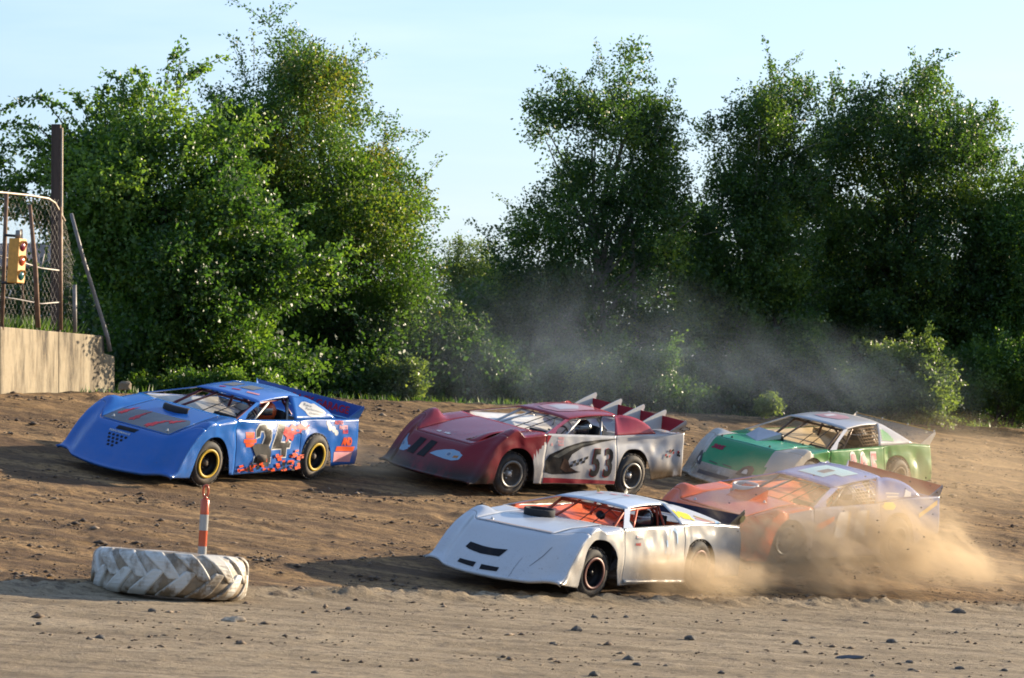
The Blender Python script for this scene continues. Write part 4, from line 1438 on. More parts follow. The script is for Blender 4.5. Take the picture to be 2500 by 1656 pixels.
        for sgn in (1, -1):
            mb.tube([(-1.45, 0.55 * sgn, 0.30), (-1.40, 0.48 * sgn, 0.80)], 0.035, 8).tube([(-1.30, 0.62 * sgn, 0.42), (-0.80, 0.55 * sgn, 0.32)], 0.016, 6).tube([(-1.30, 0.62 * sgn, 0.26), (-0.85, 0.55 * sgn, 0.22)], 0.016, 6)
            mb.tube([(-1.62, 0.5 * sgn, 0.72), (-1.0, 0.5 * sgn, 0.70)], 0.024, 6)
        self.part(mb, 'rear_suspension', M_chassis, True)

    # ---- stickers
    def _fill(self, pts, faces, cut):
        bm = bmesh.new()
        vs = [bm.verts.new((p[0], p[1], 0)) for p in pts]
        if faces is None:
            es = [bm.edges.new((vs[i], vs[(i + 1) % len(vs)])) for i in range(len(vs))]
            bmesh.ops.triangle_fill(bm, use_beauty=True, edges=es)
        else:
            for f in faces:
                try:
                    bm.faces.new([vs[i] for i in f])
                except ValueError:
                    pass
        for _ in range(6):
            bmesh.ops.triangulate(bm, faces=bm.faces[:])
            long = [e for e in bm.edges if e.calc_length() > cut]
            if not long:
                break
            bmesh.ops.subdivide_edges(bm, edges=long, cuts=1)
        bmesh.ops.triangulate(bm, faces=bm.faces[:])
        bm.verts.index_update()
        out = [(v.co.x, v.co.y) for v in bm.verts], [tuple(v.index for v in f.verts) for f in bm.faces]
        bm.free()
        return out

    def sticker(self, name, pts, fn, mat, faces=None, cut=0.06, label=None, parent=None):
        v, f = self._fill(pts, faces, cut)
        if not f:
            return None
        o = link(name, mesh_from(name, [fn(a, b) for a, b in v], f), mat, parent or self.root)
        if label:
            o['label'] = label
        return o

    def on_side(self, pts, mat, name='side_marking', off=0.007, faces=None, label=None):
        """pts are (x, z) in car metres on the left side"""
        return self.sticker(name, pts, lambda x, z: self.side(x, z, off), mat, faces, 0.06, label)

    def side_text(self, body, x, z, size, mat, off=0.008, bold=0.0, shear=0.0, sx=1.0, name='lettering', rise=0.0):
        """reads nose to tail on the left side: x runs backwards"""
        v, f = text_shape(body, size, bold, shear)
        pts = [(x - a * sx, z + b + rise * a) for a, b in v]
        return self.on_side(pts, mat, name, off, f)

    def on_top(self, pts, mat, name='nose_marking', off=0.008, faces=None, cut=0.05, label=None):
        """pts are (fy, s) on the nose or hood"""
        return self.sticker(name, pts, lambda a, b: self.top_n(min(max(b, 0.0), 1.0), a, off), mat, faces, cut, label)

    def on_sail(self, pts, mat, name='sail_marking', off=0.008, faces=None):
        """pts are (t along the sail from window to tail, h 0..1 up)"""
        up, dn = self.sail_up, self.sail_dn
        n = len(up) - 1
        def fn(t, h):
            t = min(max(t, 0.0), 1.0) * n
            i = min(int(t), n - 1)
            k = t - i
            a, b = dn[i] * (1 - k) + dn[i + 1] * k, up[i] * (1 - k) + up[i + 1] * k
            return a * (1 - h) + b * h + np.array([0, 0.012 * math.sin(math.pi * h) + off, 0.3 * off])
        return self.sticker(name, pts, fn, mat, faces, 0.06)

    def on_roof(self, pts, mat, name='roof_marking', off=0.017, faces=None):
        """pts are (k across -1..1, t front to rear)"""
        rows = np.array(self.roof_rows)
        ks = np.array([-1, -.95, -.85, -.6, -.3, 0, .3, .6, .85, .95, 1])
        def fn(k, t):
            t = min(max(t, 0.0), 1.0) * (len(rows) - 1)
            i = min(int(t), len(rows) - 2)
            r = rows[i] * (1 - (t - i)) + rows[i + 1] * (t - i)
            return np.array([np.interp(k, ks, r[:, a]) for a in range(3)]) + np.array([0, 0, off])
        return self.sticker(name, pts, fn, mat, faces, 0.07)

    def on_spoiler(self, body, k0, size, t0, mat, bold=0.004):
        """lettering on the front of the spoiler blade, read from the front left: from the right tip towards the left"""
        a0, a1, sp = self.spo
        v, f = text_shape(body, size, bold)
        nrm = np.cross(a1 - a0, np.array([0, 1.0, 0]))
        nrm /= np.linalg.norm(nrm)
        if nrm[0] < 0:
            nrm = -nrm
        L = np.linalg.norm((a1 - a0)[[0, 2]])
        pts = [(k0 + a, t0 + b / L) for a, b in v]
        return self.sticker('lettering', pts, lambda k, t: (a0 * (1 - t) + a1 * t) * np.array([1, 0, 1]) + np.array([0, k, 0]) + nrm * 0.006, mat, f, 0.08, None, sp)

    def scoop_ring(self, x, y, r, h, mat, name='air_cleaner', sy=1.0):
        p = self.top_at(x, y)
        t = self.top_at(x + 0.2, y) - self.top_at(x - 0.2, y)
        tilt = math.atan2(t[2], t[0])
        M = Matrix.Translation(p) @ Matrix.Rotation(-tilt, 4, 'Y') @ Matrix.Diagonal((1, sy, 1, 1))
        mb = MB().lathe([(r - 0.03, 0.0), (r, 0.0), (r, h - 0.012), (r - 0.008, h), (r - 0.025, h), (r - 0.03, h - 0.02)], 32, M, True)
        self.part(mb, name, mat, True)

    def ring_front(self, x, r, h, mat):
        """half height wall round the front of the carburettor opening"""
        p = self.top_at(x, 0)
        rows = []
        for a in np.linspace(-1.25, 1.25, 17):
            px_, py_ = x + r * 0.55 * math.cos(a), r * math.sin(a)
            q = self.top_at(px_, py_)
            hh = h * (0.55 + 0.45 * math.cos(a * 0.8))
            rows.append([(q[0], q[1], q[2] - 0.01), (q[0] - 0.015, q[1], q[2] + hh * 0.7), (q[0] - 0.05, q[1] * 0.98, q[2] + hh)])
        mb = MB()
        mb.grid(rows)
        self.part(mb, 'hood_scoop', mat, True, thick=0.012)

    def pins(self, spots, mat=M_bright):
        for fy, s in spots:
            p = self.top(s, fy, 0.0)
            mb = MB().lathe([(0.0, 0.035), (0.012, 0.033), (0.014, 0.012), (0.026, 0.010), (0.026, 0.0)], 10, Matrix.Translation(p))
            self.part(mb, 'hood_pin', mat, True)


def make_driver(car, label, helm, visor, suit, glove):
    """seated person holding the wheel, one continuous body, with a full face helmet"""
    P = car.P
    root = empty('person')
    root.matrix_world = car.M
    tag(root, label, 'person', 'drivers in the race cars')
    zs = 0.60
    hx, hz = -0.69, min(P['rf'][2], P['rr'][2]) - 0.185
    J = {'pel': (-0.63, 0.39, 0.34, 0.135), 'waist': (-0.67, 0.39, 0.46, 0.125), 'chest': (-0.73, 0.39, 0.64, 0.15), 'neck': (-0.74, 0.39, 0.80, 0.075), 'head': (hx - 0.02, 0.39, hz, 0.085),
         'shl': (-0.72, 0.56, 0.75, 0.078), 'ell': (-0.49, 0.66, 0.56, 0.052), 'wrl': (-0.24, 0.55, 0.70, 0.036), 'shr': (-0.72, 0.22, 0.75, 0.078), 'elr': (-0.49, 0.16, 0.56, 0.052), 'wrr': (-0.24, 0.25, 0.70, 0.036),
         'hipl': (-0.57, 0.47, 0.32, 0.095), 'knl': (-0.13, 0.50, 0.45, 0.07), 'anl': (0.21, 0.50, 0.24, 0.045), 'tol': (0.33, 0.50, 0.28, 0.04), 'hipr': (-0.57, 0.31, 0.32, 0.095), 'knr': (-0.13, 0.28, 0.45, 0.07), 'anr': (0.21, 0.28, 0.24, 0.045), 'tor': (0.33, 0.28, 0.28, 0.04)}
    E_ = [('pel', 'waist'), ('waist', 'chest'), ('chest', 'neck'), ('neck', 'head'), ('chest', 'shl'), ('shl', 'ell'), ('ell', 'wrl'), ('chest', 'shr'), ('shr', 'elr'), ('elr', 'wrr'), ('pel', 'hipl'), ('hipl', 'knl'), ('knl', 'anl'), ('anl', 'tol'), ('pel', 'hipr'), ('hipr', 'knr'), ('knr', 'anr'), ('anr', 'tor')]
    dz = P['ap'][2] - 0.90
    for k in ('wrl', 'wrr'):
        J[k] = J[k][:2] + (J[k][2] + dz + 0.06,) + J[k][3:]
    names = list(J)
    me = bpy.data.meshes.new('body')
    me.from_pydata([J[n][:3] for n in names], [(names.index(a), names.index(b)) for a, b in E_], [])
    body = link('body', me, suit, root)
    body.modifiers.new('skin', 'SKIN')
    sv = me.skin_vertices[0].data
    for i, n in enumerate(names):
        sv[i].radius = (J[n][3], J[n][3])
        sv[i].use_root = n == 'pel'
    sub = body.modifiers.new('round', 'SUBSURF')
    sub.levels = sub.render_levels = 2
    for sgn, w in ((1, 'wrl'), (-1, 'wrr')):                # gloved hands closed round the rim
        x, y, z, _ = J[w]
        mb = MB().tube([(x - 0.02, y, z), (x + 0.03, y, z + 0.01), (x + 0.07, y - 0.01 * sgn, z + 0.012)], [0.03, 0.042, 0.036], 10)
        for k in range(4):
            q = (k - 1.5) * 0.020
            mb.tube([(x + 0.06, y + q, z + 0.020), (x + 0.11 - 0.004 * abs(k - 1), y + q, z + 0.030), (x + 0.125, y + q, z + 0.005), (x + 0.10, y + q, z - 0.012)], [0.011, 0.010, 0.009, 0.007], 6)
        mb.tube([(x + 0.03, y - 0.035 * sgn, z + 0.01), (x + 0.075, y - 0.05 * sgn, z + 0.005), (x + 0.10, y - 0.03 * sgn, z - 0.005)], [0.013, 0.011, 0.008], 6)
        mb.build('glove', glove, root, True)
    # helmet: shell with a chin bar, visor, and a strip over the eye port
    M = Matrix.Translation((hx, 0.39, hz)) @ Matrix.Rotation(R(8), 4, 'Y')
    def shell(a, b):
        """a round the head 0 = face, b from chin to crown"""
        r = 0.150 + 0.012 * math.cos(a)
        rx, ry, rz = r * 1.04, r * 0.90, 0.158
        cb, sb = math.cos(b), math.sin(b)
        jut = 0.035 * max(0, math.cos(a)) * max(0, -sb + 0.1)
        return M @ Vector((rx * cb * math.cos(a) + jut, ry * cb * math.sin(a), rz * sb))
    rows = [[shell(2 * math.pi * i / 28, b) for i in range(29)] for b in np.linspace(-1.0, 1.5, 15)]
    mb = MB()
    mb.grid(rows)
    mb.build('helmet', helm, root, True)
    mb = MB()
    mb.grid([[M @ ((M.inverted() @ shell(a, b)) * 1.03) for a in np.linspace(-1.25, 1.25, 15)] for b in np.linspace(-0.12, 0.42, 5)])
    mb.build('visor', visor, root, True)
    mb = MB()
    mb.grid([[M @ ((M.inverted() @ shell(a, b)) * 1.035) for a in np.linspace(-1.3, 1.3, 15)] for b in np.linspace(0.42, 0.52, 3)])
    mb.build('visor_strip', M_white, root, True)
    return root


def paints(prefix, **cols):
    return {k: paint(prefix + '_' + k, *v[:1], **(v[1] if len(v) > 1 else {})) for k, v in cols.items()}


def steel(name, c, r=0.4):
    return plain(name, c, r, 0.3, 0.15, 8)


def rect(x0, z0, x1, z1, sl=0.0):
    """side panel box, optionally slanted"""
    return [(x0, z0), (x1, z0), (x1 - sl, z1), (x0 - sl, z1)]


def clear_sheet():
    t = NT('clear_plastic')
    t.set(color=(0.5, 0.45, 0.38), rough=0.25)
    tr = t.n.new('ShaderNodeBsdfTransparent')
    mx = t.n.new('ShaderNodeMixShader')
    mx.inputs[0].default_value = 0.78
    t.l.new(t.b.outputs[0], mx.inputs[1])
    t.l.new(tr.outputs[0], mx.inputs[2])
    t.l.new(mx.outputs[0], t.out.inputs['Surface'])
    return t.m


def finish(car):
    car.build_body()
    car.build_inside()
    car.build_wheels()


# ---- the blue car, number 24
def blue_car():
    b = paint('blue_paint', (0.010, 0.100, 0.36), 0.14, 0.0)
    bl = paint('blue_sky_sheen', (0.045, 0.16, 0.50), 0.25)  # same blue made lighter, painting in the sky it reflects
    yel = flat('bead_ring_yellow', (0.50, 0.33, 0.045), 0.45)
    inter = plain('bare_aluminium', (0.42, 0.41, 0.38), 0.45, 0.5, 0.15, 5)
    cage = steel('maroon_tubing', (0.09, 0.012, 0.02))
    car = RaceCar('blue', 'blue race car with black and white number 24, leading the pack at the left', dict(
        nose=b, hood=b, fender=b, fside=b, door=b, quarter=b, roof=bl, sail=b, post=b, spoiler=paint('spoiler_blue', (0.012, 0.055, 0.26), 0.1), endplate=bl, interior=inter,
        cage=cage, rim=M_black, ring=yel, crumple=1.1, sail_bulge=0.045, sidebar=inter, win_top=0.30))
    car.dents = [(0.66, 0.86, 0.16, 0.10, 0.035), (0.78, 0.70, 0.10, 0.2, 0.02), (-0.85, 0.45, 0.12, 0.2, 0.02), (-1.95, 0.55, 0.2, 0.1, 0.02)]
    finish(car)
    # black hood with red flames
    car.on_top([(-0.612, 0.562), (-0.612, 0.72), (-0.3, 0.78), (0.2, 0.79), (0.5, 0.80), (0.612, 0.74), (0.612, 0.562)], paint('hood_black', (0.012, 0.012, 0.014), 0.35, rough=0.14, spec=0.7), 'hood_panel', 0.009)
    for ox, os, sz, rot in ((-0.22, 0.60, 0.34, 1.35), (-0.52, 0.64, 0.30, 1.2), (0.10, 0.585, 0.38, 0.75), (0.30, 0.70, 0.26, 0.5)):
        c_, s_ = math.cos(rot), math.sin(rot)
        fl = [(ox + (a * c_ - q * s_) * sz * 0.8, os + (a * s_ + q * c_) * sz * 0.55) for a, q in flame()]
        car.on_top(fl, M_redvinyl, 'flame', 0.012)
    car.on_top([(-0.23, 0.46), (0.11, 0.465), (0.14, 0.515), (-0.22, 0.51)], M_black, 'grille')
    for i in range(4):
        for j in range(5 - i):
            if (i + j) % 1 == 0:
                a = -0.28 + 0.075 * j + 0.03 * i + 0.006 * i
                s_ = 0.385 - 0.036 * i
                car.on_top([(a, s_), (a + 0.042, s_), (a + 0.036, s_ + 0.022), (a - 0.006, s_ + 0.022)], M_black, 'grille_slot')
    v, f = text_shape('PERFORMANCE', 0.052, 0.001)
    car.on_top([(-0.31 + a * 1.05, 0.425 + q * 0.55) for a, q in v], M_white, 'lettering', 0.010, f)
    car.ring_front(1.02, 0.24, 0.10, M_seat)
    car.pins([(-0.5, 0.60), (0.5, 0.60)])
    # number 24, black with a pale outline
    two = [(0.30, 0.70), (0.30, 0.83), (0.22, 0.915), (0.08, 0.935), (-0.05, 0.90), (-0.11, 0.80), (-0.10, 0.68), (-0.02, 0.56), (0.08, 0.44), (-0.10, 0.44), (-0.10, 0.34), (0.36, 0.34), (0.33, 0.45), (0.15, 0.62), (0.10, 0.74), (0.12, 0.80), (0.17, 0.80), (0.19, 0.72)]
    def shrink(poly, d):
        q = np.array(poly)
        n = len(q)
        out = []
        area = 0.5 * sum(q[i][0] * q[(i + 1) % n][1] - q[(i + 1) % n][0] * q[i][1] for i in range(n))
        for i in range(n):
            e1, e2 = q[i] - q[i - 1], q[(i + 1) % n] - q[i]
            n1 = np.array([-e1[1], e1[0]]) / (np.linalg.norm(e1) + 1e-9)
            n2 = np.array([-e2[1], e2[0]]) / (np.linalg.norm(e2) + 1e-9)
            m = n1 + n2
            m = m / max(np.linalg.norm(m), 0.3) * d * (1 if area > 0 else -1) * 1.1
            out.append(tuple(q[i] + m))
        return out
    four = [(-0.30, 0.93), (-0.50, 0.93), (-0.37, 0.66), (-0.46, 0.66), (-0.54, 0.74), (-0.58, 0.66), (-0.64, 0.66), (-0.60, 0.55), (-0.52, 0.55), (-0.50, 0.42), (-0.36, 0.42), (-0.36, 0.54), (-0.09, 0.54), (-0.14, 0.64)]
    for num in (two, four):
        car.on_side(num, M_skyblue if False else M_white, 'number_outline', 0.007)
        car.on_side(shrink(num, 0.022), M_black, 'number', 0.011)
    fl = [(-0.40 - a * 0.74, 0.775 + q * 0.62 + 0.03 * a) for a, q in flame()]
    car.on_side(fl, M_redvinyl, 'flame', 0.013)
    for k, (x, z) in enumerate(((-0.66, 0.83), (-0.80, 0.815), (-0.74, 0.74), (-0.92, 0.79))):
        car.on_side([(x + 0.045 * math.cos(a), z + 0.02 * math.sin(a)) for a in np.linspace(0, 2 * math.pi, 11)[:-1]], b, 'flame_gap', 0.016)
    # orange sponsor blocks
    car.on_side(rect(0.55, 0.71, 0.34, 0.80), M_orangevinyl, 'sponsor_sticker')
    car.on_side(rect(0.60, 0.645, 0.28, 0.70), M_orangevinyl, 'sponsor_sticker')
    car.on_side([(0.53, 0.585), (0.36, 0.585), (0.33, 0.64), (0.56, 0.64)], M_orangevinyl, 'sponsor_sticker')
    rng = random.Random(4)
    for k in range(46):                                    # torn orange checks along the sill
        t = rng.random()
        x = 0.80 - 1.75 * t
        z = 0.23 + rng.random() ** 1.6 * (0.06 + 0.36 * max(0, t - 0.25) ** 0.7)
        w, h = rng.uniform(0.05, 0.11), rng.uniform(0.025, 0.055)
        sk = rng.uniform(-0.03, 0.03)
        car.on_side([(x, z), (x - w, z + rng.uniform(-.015, .02)), (x - w - sk, z + h), (x - sk, z + h * rng.uniform(0.7, 1.1))], M_orangevinyl, 'check', 0.012 + 0.0006 * k)
    for k in range(16):
        x, z = 0.70 - 1.5 * rng.random(), 0.24 + 0.12 * rng.random()
        car.on_side(rect(x, z, x - rng.uniform(.03, .08), z + rng.uniform(.02, .04), rng.uniform(-.02, .02)), M_black, 'check', 0.041 + 0.0005 * k)
    # soot where the exhaust comes out, and the exhaust itself
    car.on_side([(0.40, 0.60), (0.25, 0.64), (0.0, 0.62), (-0.08, 0.52), (-0.05, 0.30), (0.24, 0.30), (0.28, 0.44), (0.36, 0.55)], flat('soot', (0.05, 0.048, 0.045), 0.8), 'soot_patch', 0.018)
    car.part(MB().tube([(0.35, 0.80, 0.42), (0.22, 1.0, 0.43), (0.12, 1.075, 0.43)], 0.055, 12), 'exhaust', M_chassis, True)
    car.side_text('AUTO', -1.79, 0.905, 0.075, M_redvinyl, bold=0.004)
    car.side_text('PARTS', -1.90, 0.835, 0.075, M_pink, bold=0.004)
    car.side_text('PLUS', -1.98, 0.77, 0.070, M_redvinyl, bold=0.004)
    for (x, z, r_) in ((-1.62, 0.92, 0.05), (-1.66, 0.86, 0.06), (-1.76, 0.83, 0.055), (-1.83, 0.78, 0.05)):
        car.on_side([(x + r_ * math.cos(a), z + r_ * 0.9 * math.sin(a)) for a in np.linspace(0, 2 * math.pi, 9)[:-1]], M_white, 'sponsor_sticker', 0.006)
    car.side_text('AND', -1.99, 0.60, 0.15, M_orangevinyl, bold=0.012, sx=0.72)
    car.on_side([(-1.83, 0.50), (-2.29, 0.50), (-2.32, 0.575), (-1.86, 0.575)], M_orangevinyl, 'sponsor_sticker')
    car.on_side([(-1.80, 0.34), (-2.24, 0.34), (-2.28, 0.49), (-1.80, 0.49)], M_pink, 'sponsor_sticker', 0.0065)
    # white sticker on the sail panel
    blob = [(0.17, .50), (.13, .58), (.20, .76), (.28, .80), (.40, .78), (.47, .86), (.56, .80), (.70, .74), (.76, .60), (.72, .42), (.74, .28), (.60, .16), (.42, .12), (.32, .20), (.26, .36)]
    car.on_sail(blob, M_white, 'sponsor_sticker')
    for body, t, h, sz in (('Race', 0.22, 0.60, 0.10), ('Performance', 0.26, 0.44, 0.085), ('Graphics', 0.34, 0.25, 0.085)):
        v, f = text_shape(body, sz, 0.0, 0.3)
        car.on_sail([(t + a * 0.95, h + q * 2.0) for a, q in v], M_greyvinyl, 'lettering', 0.012, f)
    car.on_spoiler('BACK GARAGE', -0.30, 0.16, 0.25, M_redvinyl)
    # roof number and red marks
    for k0, k1, t0, t1, m in ((-0.62, -0.30, 0.30, 0.62, M_greyvinyl), (-0.10, 0.30, 0.34, 0.66, M_greyvinyl), (-0.5, -0.35, 0.16, 0.24, M_redvinyl), (-0.1, 0.12, 0.18, 0.26, M_redvinyl), (0.35, 0.7, 0.20, 0.30, M_pink)):
        car.on_roof([(k0, t0), (k1, t0 + 0.04), (k1 - 0.04, t1), (k0 - 0.04, t1 - 0.04)], m)
    make_driver(car, 'driver in an orange and black helmet at the wheel of the blue car', paint('orange_helmet', (0.42, 0.07, 0.02), 0.05), NT('dark_visor').set(color=(0.03, 0.025, 0.02), rough=0.05, coat=1.0), M_seat, M_black)
    return car


# ---- the red and white car, number 53
def red_car():
    r = paint('red_paint', (0.16, 0.010, 0.018), 0.08, 1.0, rough=0.3, spec=0.25, mudcol=(0.030, 0.020, 0.017), mudtop=0.50)
    rt = paint('red_hood_paint', (0.20, 0.013, 0.024), 0.25, 0.0)
    w = paint('white_door_paint', (0.38, 0.38, 0.39), 0.35, 0.25)
    wq = paint('white_quarter_paint', (0.37, 0.37, 0.38), 0.45, 1.0, mudcol=(0.10, 0.068, 0.040), mudtop=0.66)
    car = RaceCar('red', 'dark red and white race car with number 53 and four tail fins', dict(
        nose=r, hood=rt, fender=rt, fside=r, door=w, quarter=wq, roof=paint('red_roof_paint', (0.26, 0.025, 0.035), 0.15), sail=paint('faded_red_paint', (0.30, 0.035, 0.05), 0.3), post=rt,
        spoiler=paint('fin_red', (0.26, 0.012, 0.025), 0.15), endplate=w, deck=w, fside2=w, fzone=lambda x, z: x < 1.19 and z < 0.95 - (x - 0.64) * 1.03, interior=plain('white_interior', (0.62, 0.62, 0.60), 0.5), cage=steel('silver_tubing', (0.42, 0.42, 0.43), 0.35),
        rim=M_chassis, ring=steel('grey_ring', (0.15, 0.145, 0.135), 0.45), hub=steel('pale_hub', (0.55, 0.53, 0.5), 0.4), crumple=1.0, sail_bulge=0.085, win_top=0.06, spoiler_run=0.36))
    car.dents = [(-1.3, 0.88, 0.3, 0.1, 0.03), (-1.9, 0.85, 0.15, 0.12, 0.025), (-2.2, 0.6, 0.12, 0.15, 0.03)]
    finish(car)
    # tall fins along the spoiler
    a0, a1, sp = car.spo
    for k in (0.55, 0.08, -0.42, -0.98):
        v = []
        n = 10
        x0, z0 = -1.62, car.P['tt'][2] - 0.01
        x1, z1 = car.P['sp'][0] - 0.03, car.P['sp'][2] + 0.085
        up = [(x0 + (x1 - x0) * t, z0 + (z1 - z0) * t ** 1.05 + 0.025 * math.sin(math.pi * t)) for t in np.linspace(0, 1, n)]
        arc = [(x1 + 0.0 - 0.035 * math.sin(a), z1 - 0.045 + 0.045 * math.cos(a)) for a in np.linspace(0.3, 2.6, 6)]
        dn = [(car.P['tt'][0] + 0.03, z0)]
        out = up + arc + dn
        c, s_ = 1.03 * k, 1
        mb = MB().add([(x, c, z) for x, z in out], [tuple(range(len(out)))])
        o = mb.build('fin', M_white, sp)
        thicken(o, 0.012)
    # roof centre: white paint with a painted-in reflection; nose scoops, headlight stickers
    car.on_roof([(-0.45, 0.18), (-0.1, 0.12), (0.35, 0.16), (0.55, 0.35), (0.50, 0.80), (0.2, 0.92), (-0.35, 0.88), (-0.55, 0.55)], flat('roof_pink_sheen', (0.40, 0.24, 0.27), 0.4))
    car.on_roof([(-0.30, 0.30), (0.25, 0.26), (0.38, 0.55), (-0.05, 0.75), (-0.32, 0.60)], flat('roof_white', (0.45, 0.44, 0.47), 0.4), off=0.020)
    for x0 in (-0.42, -0.17):
        car.on_top([(x0 - 0.02, 0.25), (x0 + 0.15, 0.25), (x0 + 0.18, 0.46), (x0 + 0.03, 0.465)], M_black, 'grille')
    lampL = [(0.03, 0.31), (0.12, 0.36), (0.26, 0.395), (0.42, 0.42), (0.56, 0.41), (0.64, 0.37), (0.63, 0.31), (0.52, 0.285), (0.38, 0.285), (0.2, 0.295)]
    lampR = [(-0.74, 0.28), (-0.76, 0.345), (-0.72, 0.395), (-0.64, 0.395), (-0.55, 0.355), (-0.45, 0.285), (-0.52, 0.25), (-0.64, 0.245)]
    for l, c in ((lampL, (0.40, 0.35)), (lampR, (-0.64, 0.325))):
        car.on_top(l, M_lampblue, 'headlight_sticker')
        car.on_top([(c[0] + 0.06 * math.cos(a), c[1] + 0.035 * math.sin(a)) for a in np.linspace(0, 2 * math.pi, 13)[:-1]], flat('lamp_ring', (0.30, 0.36, 0.42)), 'headlight_sticker', 0.011)
        car.on_top([(c[0] + 0.035 * math.cos(a), c[1] + 0.02 * math.sin(a)) for a in np.linspace(0, 2 * math.pi, 11)[:-1]], flat('lamp_dark', (0.12, 0.17, 0.25)), 'headlight_sticker', 0.014)
        car.on_top([(c[0] + 0.10, c[1] - 0.03), (c[0] + 0.2, c[1] - 0.02), (c[0] + 0.19, c[1] + 0.01), (c[0] + 0.11, c[1] + 0.0)], flat('lamp_amber', (0.36, 0.16, 0.06)) if c[0] > 0 else M_lampblue, 'headlight_sticker', 0.011)
    for a, w_ in ((-0.33, 0.09), (-0.16, 0.13)):
        car.on_top([(a, 0.605), (a + w_, 0.60), (a + w_ * 1.1, 0.618), (a + w_ * 0.6, 0.622), (a + w_ * 0.5, 0.635), (a + w_ * 0.3, 0.620), (a, 0.622)], M_white, 'faded_lettering', 0.012)
    # raised hood lip over the left side
    rows = []
    for s in np.linspace(0.60, 0.86, 12):
        p = car.top(s, 0.60)
        hgt = 0.06 * math.sin(math.pi * (s - 0.60) / 0.27) ** 0.8
        q = car.top(s, 0.36)
        rows.append([(p[0], p[1], p[2] + hgt), (0.5 * (p[0] + q[0]), 0.5 * (p[1] + q[1]), 0.5 * (p[2] + q[2]) + hgt * 0.8 + 0.01), (q[0], q[1], q[2] + 0.008)])
    car.part(MB().grid(rows), 'hood_bulge', rt, True, thick=0.005)
    # side: red flash on the front, swoosh, checks, number
    red = flat('flash_red', (0.26, 0.012, 0.022), 0.4)
    car.on_side([(0.715, 0.95), (0.62, 0.945), (0.715, 0.80)], red, 'flash')
    mb_front = [(1.08, 0.50), (0.80, 0.70), (0.725, 0.80), (0.725, 0.55), (0.80, 0.36), (0.83, 0.24), (0.725, 0.24)]
    sw = [(0.83, 0.47), (0.77, 0.55), (0.62, 0.65), (0.28, 0.78), (-0.1, 0.86), (-0.54, 0.90), (-0.96, 0.915), (-0.54, 0.86), (-0.1, 0.77), (0.13, 0.66), (0.21, 0.54), (0.14, 0.44), (0.03, 0.41), (-0.1, 0.39), (0.16, 0.355), (0.51, 0.345), (0.70, 0.38)]
    sw = [(min(x, 0.70), z) for x, z in sw]
    car.on_side(sw, M_black, 'swoosh', 0.007)
    car.on_side([(0.56, 0.62), (0.30, 0.745), (-0.05, 0.825), (-0.40, 0.865), (-0.08, 0.80), (0.22, 0.70), (0.42, 0.60)], flat('swoosh_grey', (0.055, 0.06, 0.06)), 'swoosh', 0.010)
    car.on_side([(0.30, 0.60), (0.20, 0.56), (0.15, 0.46), (0.02, 0.41), (0.24, 0.38), (0.36, 0.44)], flat('swoosh_brown', (0.035, 0.016, 0.012)), 'swoosh', 0.010)
    for i in range(6):
        for j in range(2):
            if (i + j) % 2 == 0:
                x, z = 0.17 - 0.068 * i, 0.455 + 0.045 * j + 0.016 * i
                car.on_side([(x, z), (x - 0.068, z + 0.016), (x - 0.078, z + 0.062), (x - 0.010, z + 0.045)], M_black, 'check', 0.011)
    for body, x in (('5', -0.29), ('3', -0.575)):
        car.side_text(body, x + 0.012, 0.335, 0.60, M_redvinyl, 0.009, 0.018, 0.18, 0.74, 'number_outline')
        car.side_text(body, x, 0.345, 0.58, M_black, 0.014, 0.018, 0.18, 0.74, 'number')
    rb = flat('sill_red', (0.22, 0.014, 0.026), 0.45)
    car.on_side([(0.70, 0.205), (-0.875, 0.215), (-0.875, 0.265), (0.70, 0.29)], rb, 'sill_stripe', 0.006)
    for i, body in enumerate(('WELD', 'RACE', 'BACK')):
        car.side_text(body, 0.47, 0.89 - 0.05 * i, 0.048, M_pink, bold=0.002)
    car.side_text('A', 0.62, 0.79, 0.06, M_pink, bold=0.004)
    rng = random.Random(8)
    for k in range(22):
        x, z = -2.00 - 0.34 * rng.random(), 0.63 + 0.16 * rng.random()
        if z - 0.63 > 0.20 * (1 - abs(x + 2.22) / 0.25):
            continue
        car.on_side(rect(x, z, x - 0.03, z + 0.035, 0.008), (M_black, M_redvinyl, M_black)[k % 3], 'check', 0.009 + 0.0006 * k)
    # bow tie badge on the end plate
    P = car.P
    cx, cz = P['tt'][0] + 0.07, P['tt'][2] + 0.075
    bow = [(-0.12, -0.02), (-0.05, -0.02), (-0.045, -0.04), (0.045, -0.04), (0.05, -0.02), (0.13, -0.02), (0.11, 0.02), (0.05, 0.02), (0.045, 0.04), (-0.045, 0.04), (-0.05, 0.02), (-0.10, 0.02)]
    inn = [(a * 0.82, q * 0.62) for a, q in bow]
    yy = lambda z: P['tt'][1] + 0.014 + (P['sp'][1] - P['tt'][1]) * (z - P['tt'][2]) / (P['sp'][2] - P['tt'][2])
    for shape, m, off in ((bow, M_black, 0.004), (inn, M_white, 0.007)):
        car.sticker('badge', [(cx - a, cz + q) for a, q in shape], lambda x, z, o=off: (x, yy(z) + o, z), m, None, 0.1, None, sp)
    make_driver(car, 'driver in a black helmet at the wheel of the red and white car', paint('black_helmet', (0.012, 0.012, 0.014), 0.05, rough=0.12, coat=0.8), NT('smoke_visor').set(color=(0.05, 0.03, 0.03), rough=0.06, coat=1.0), M_seat, M_black)
    return car


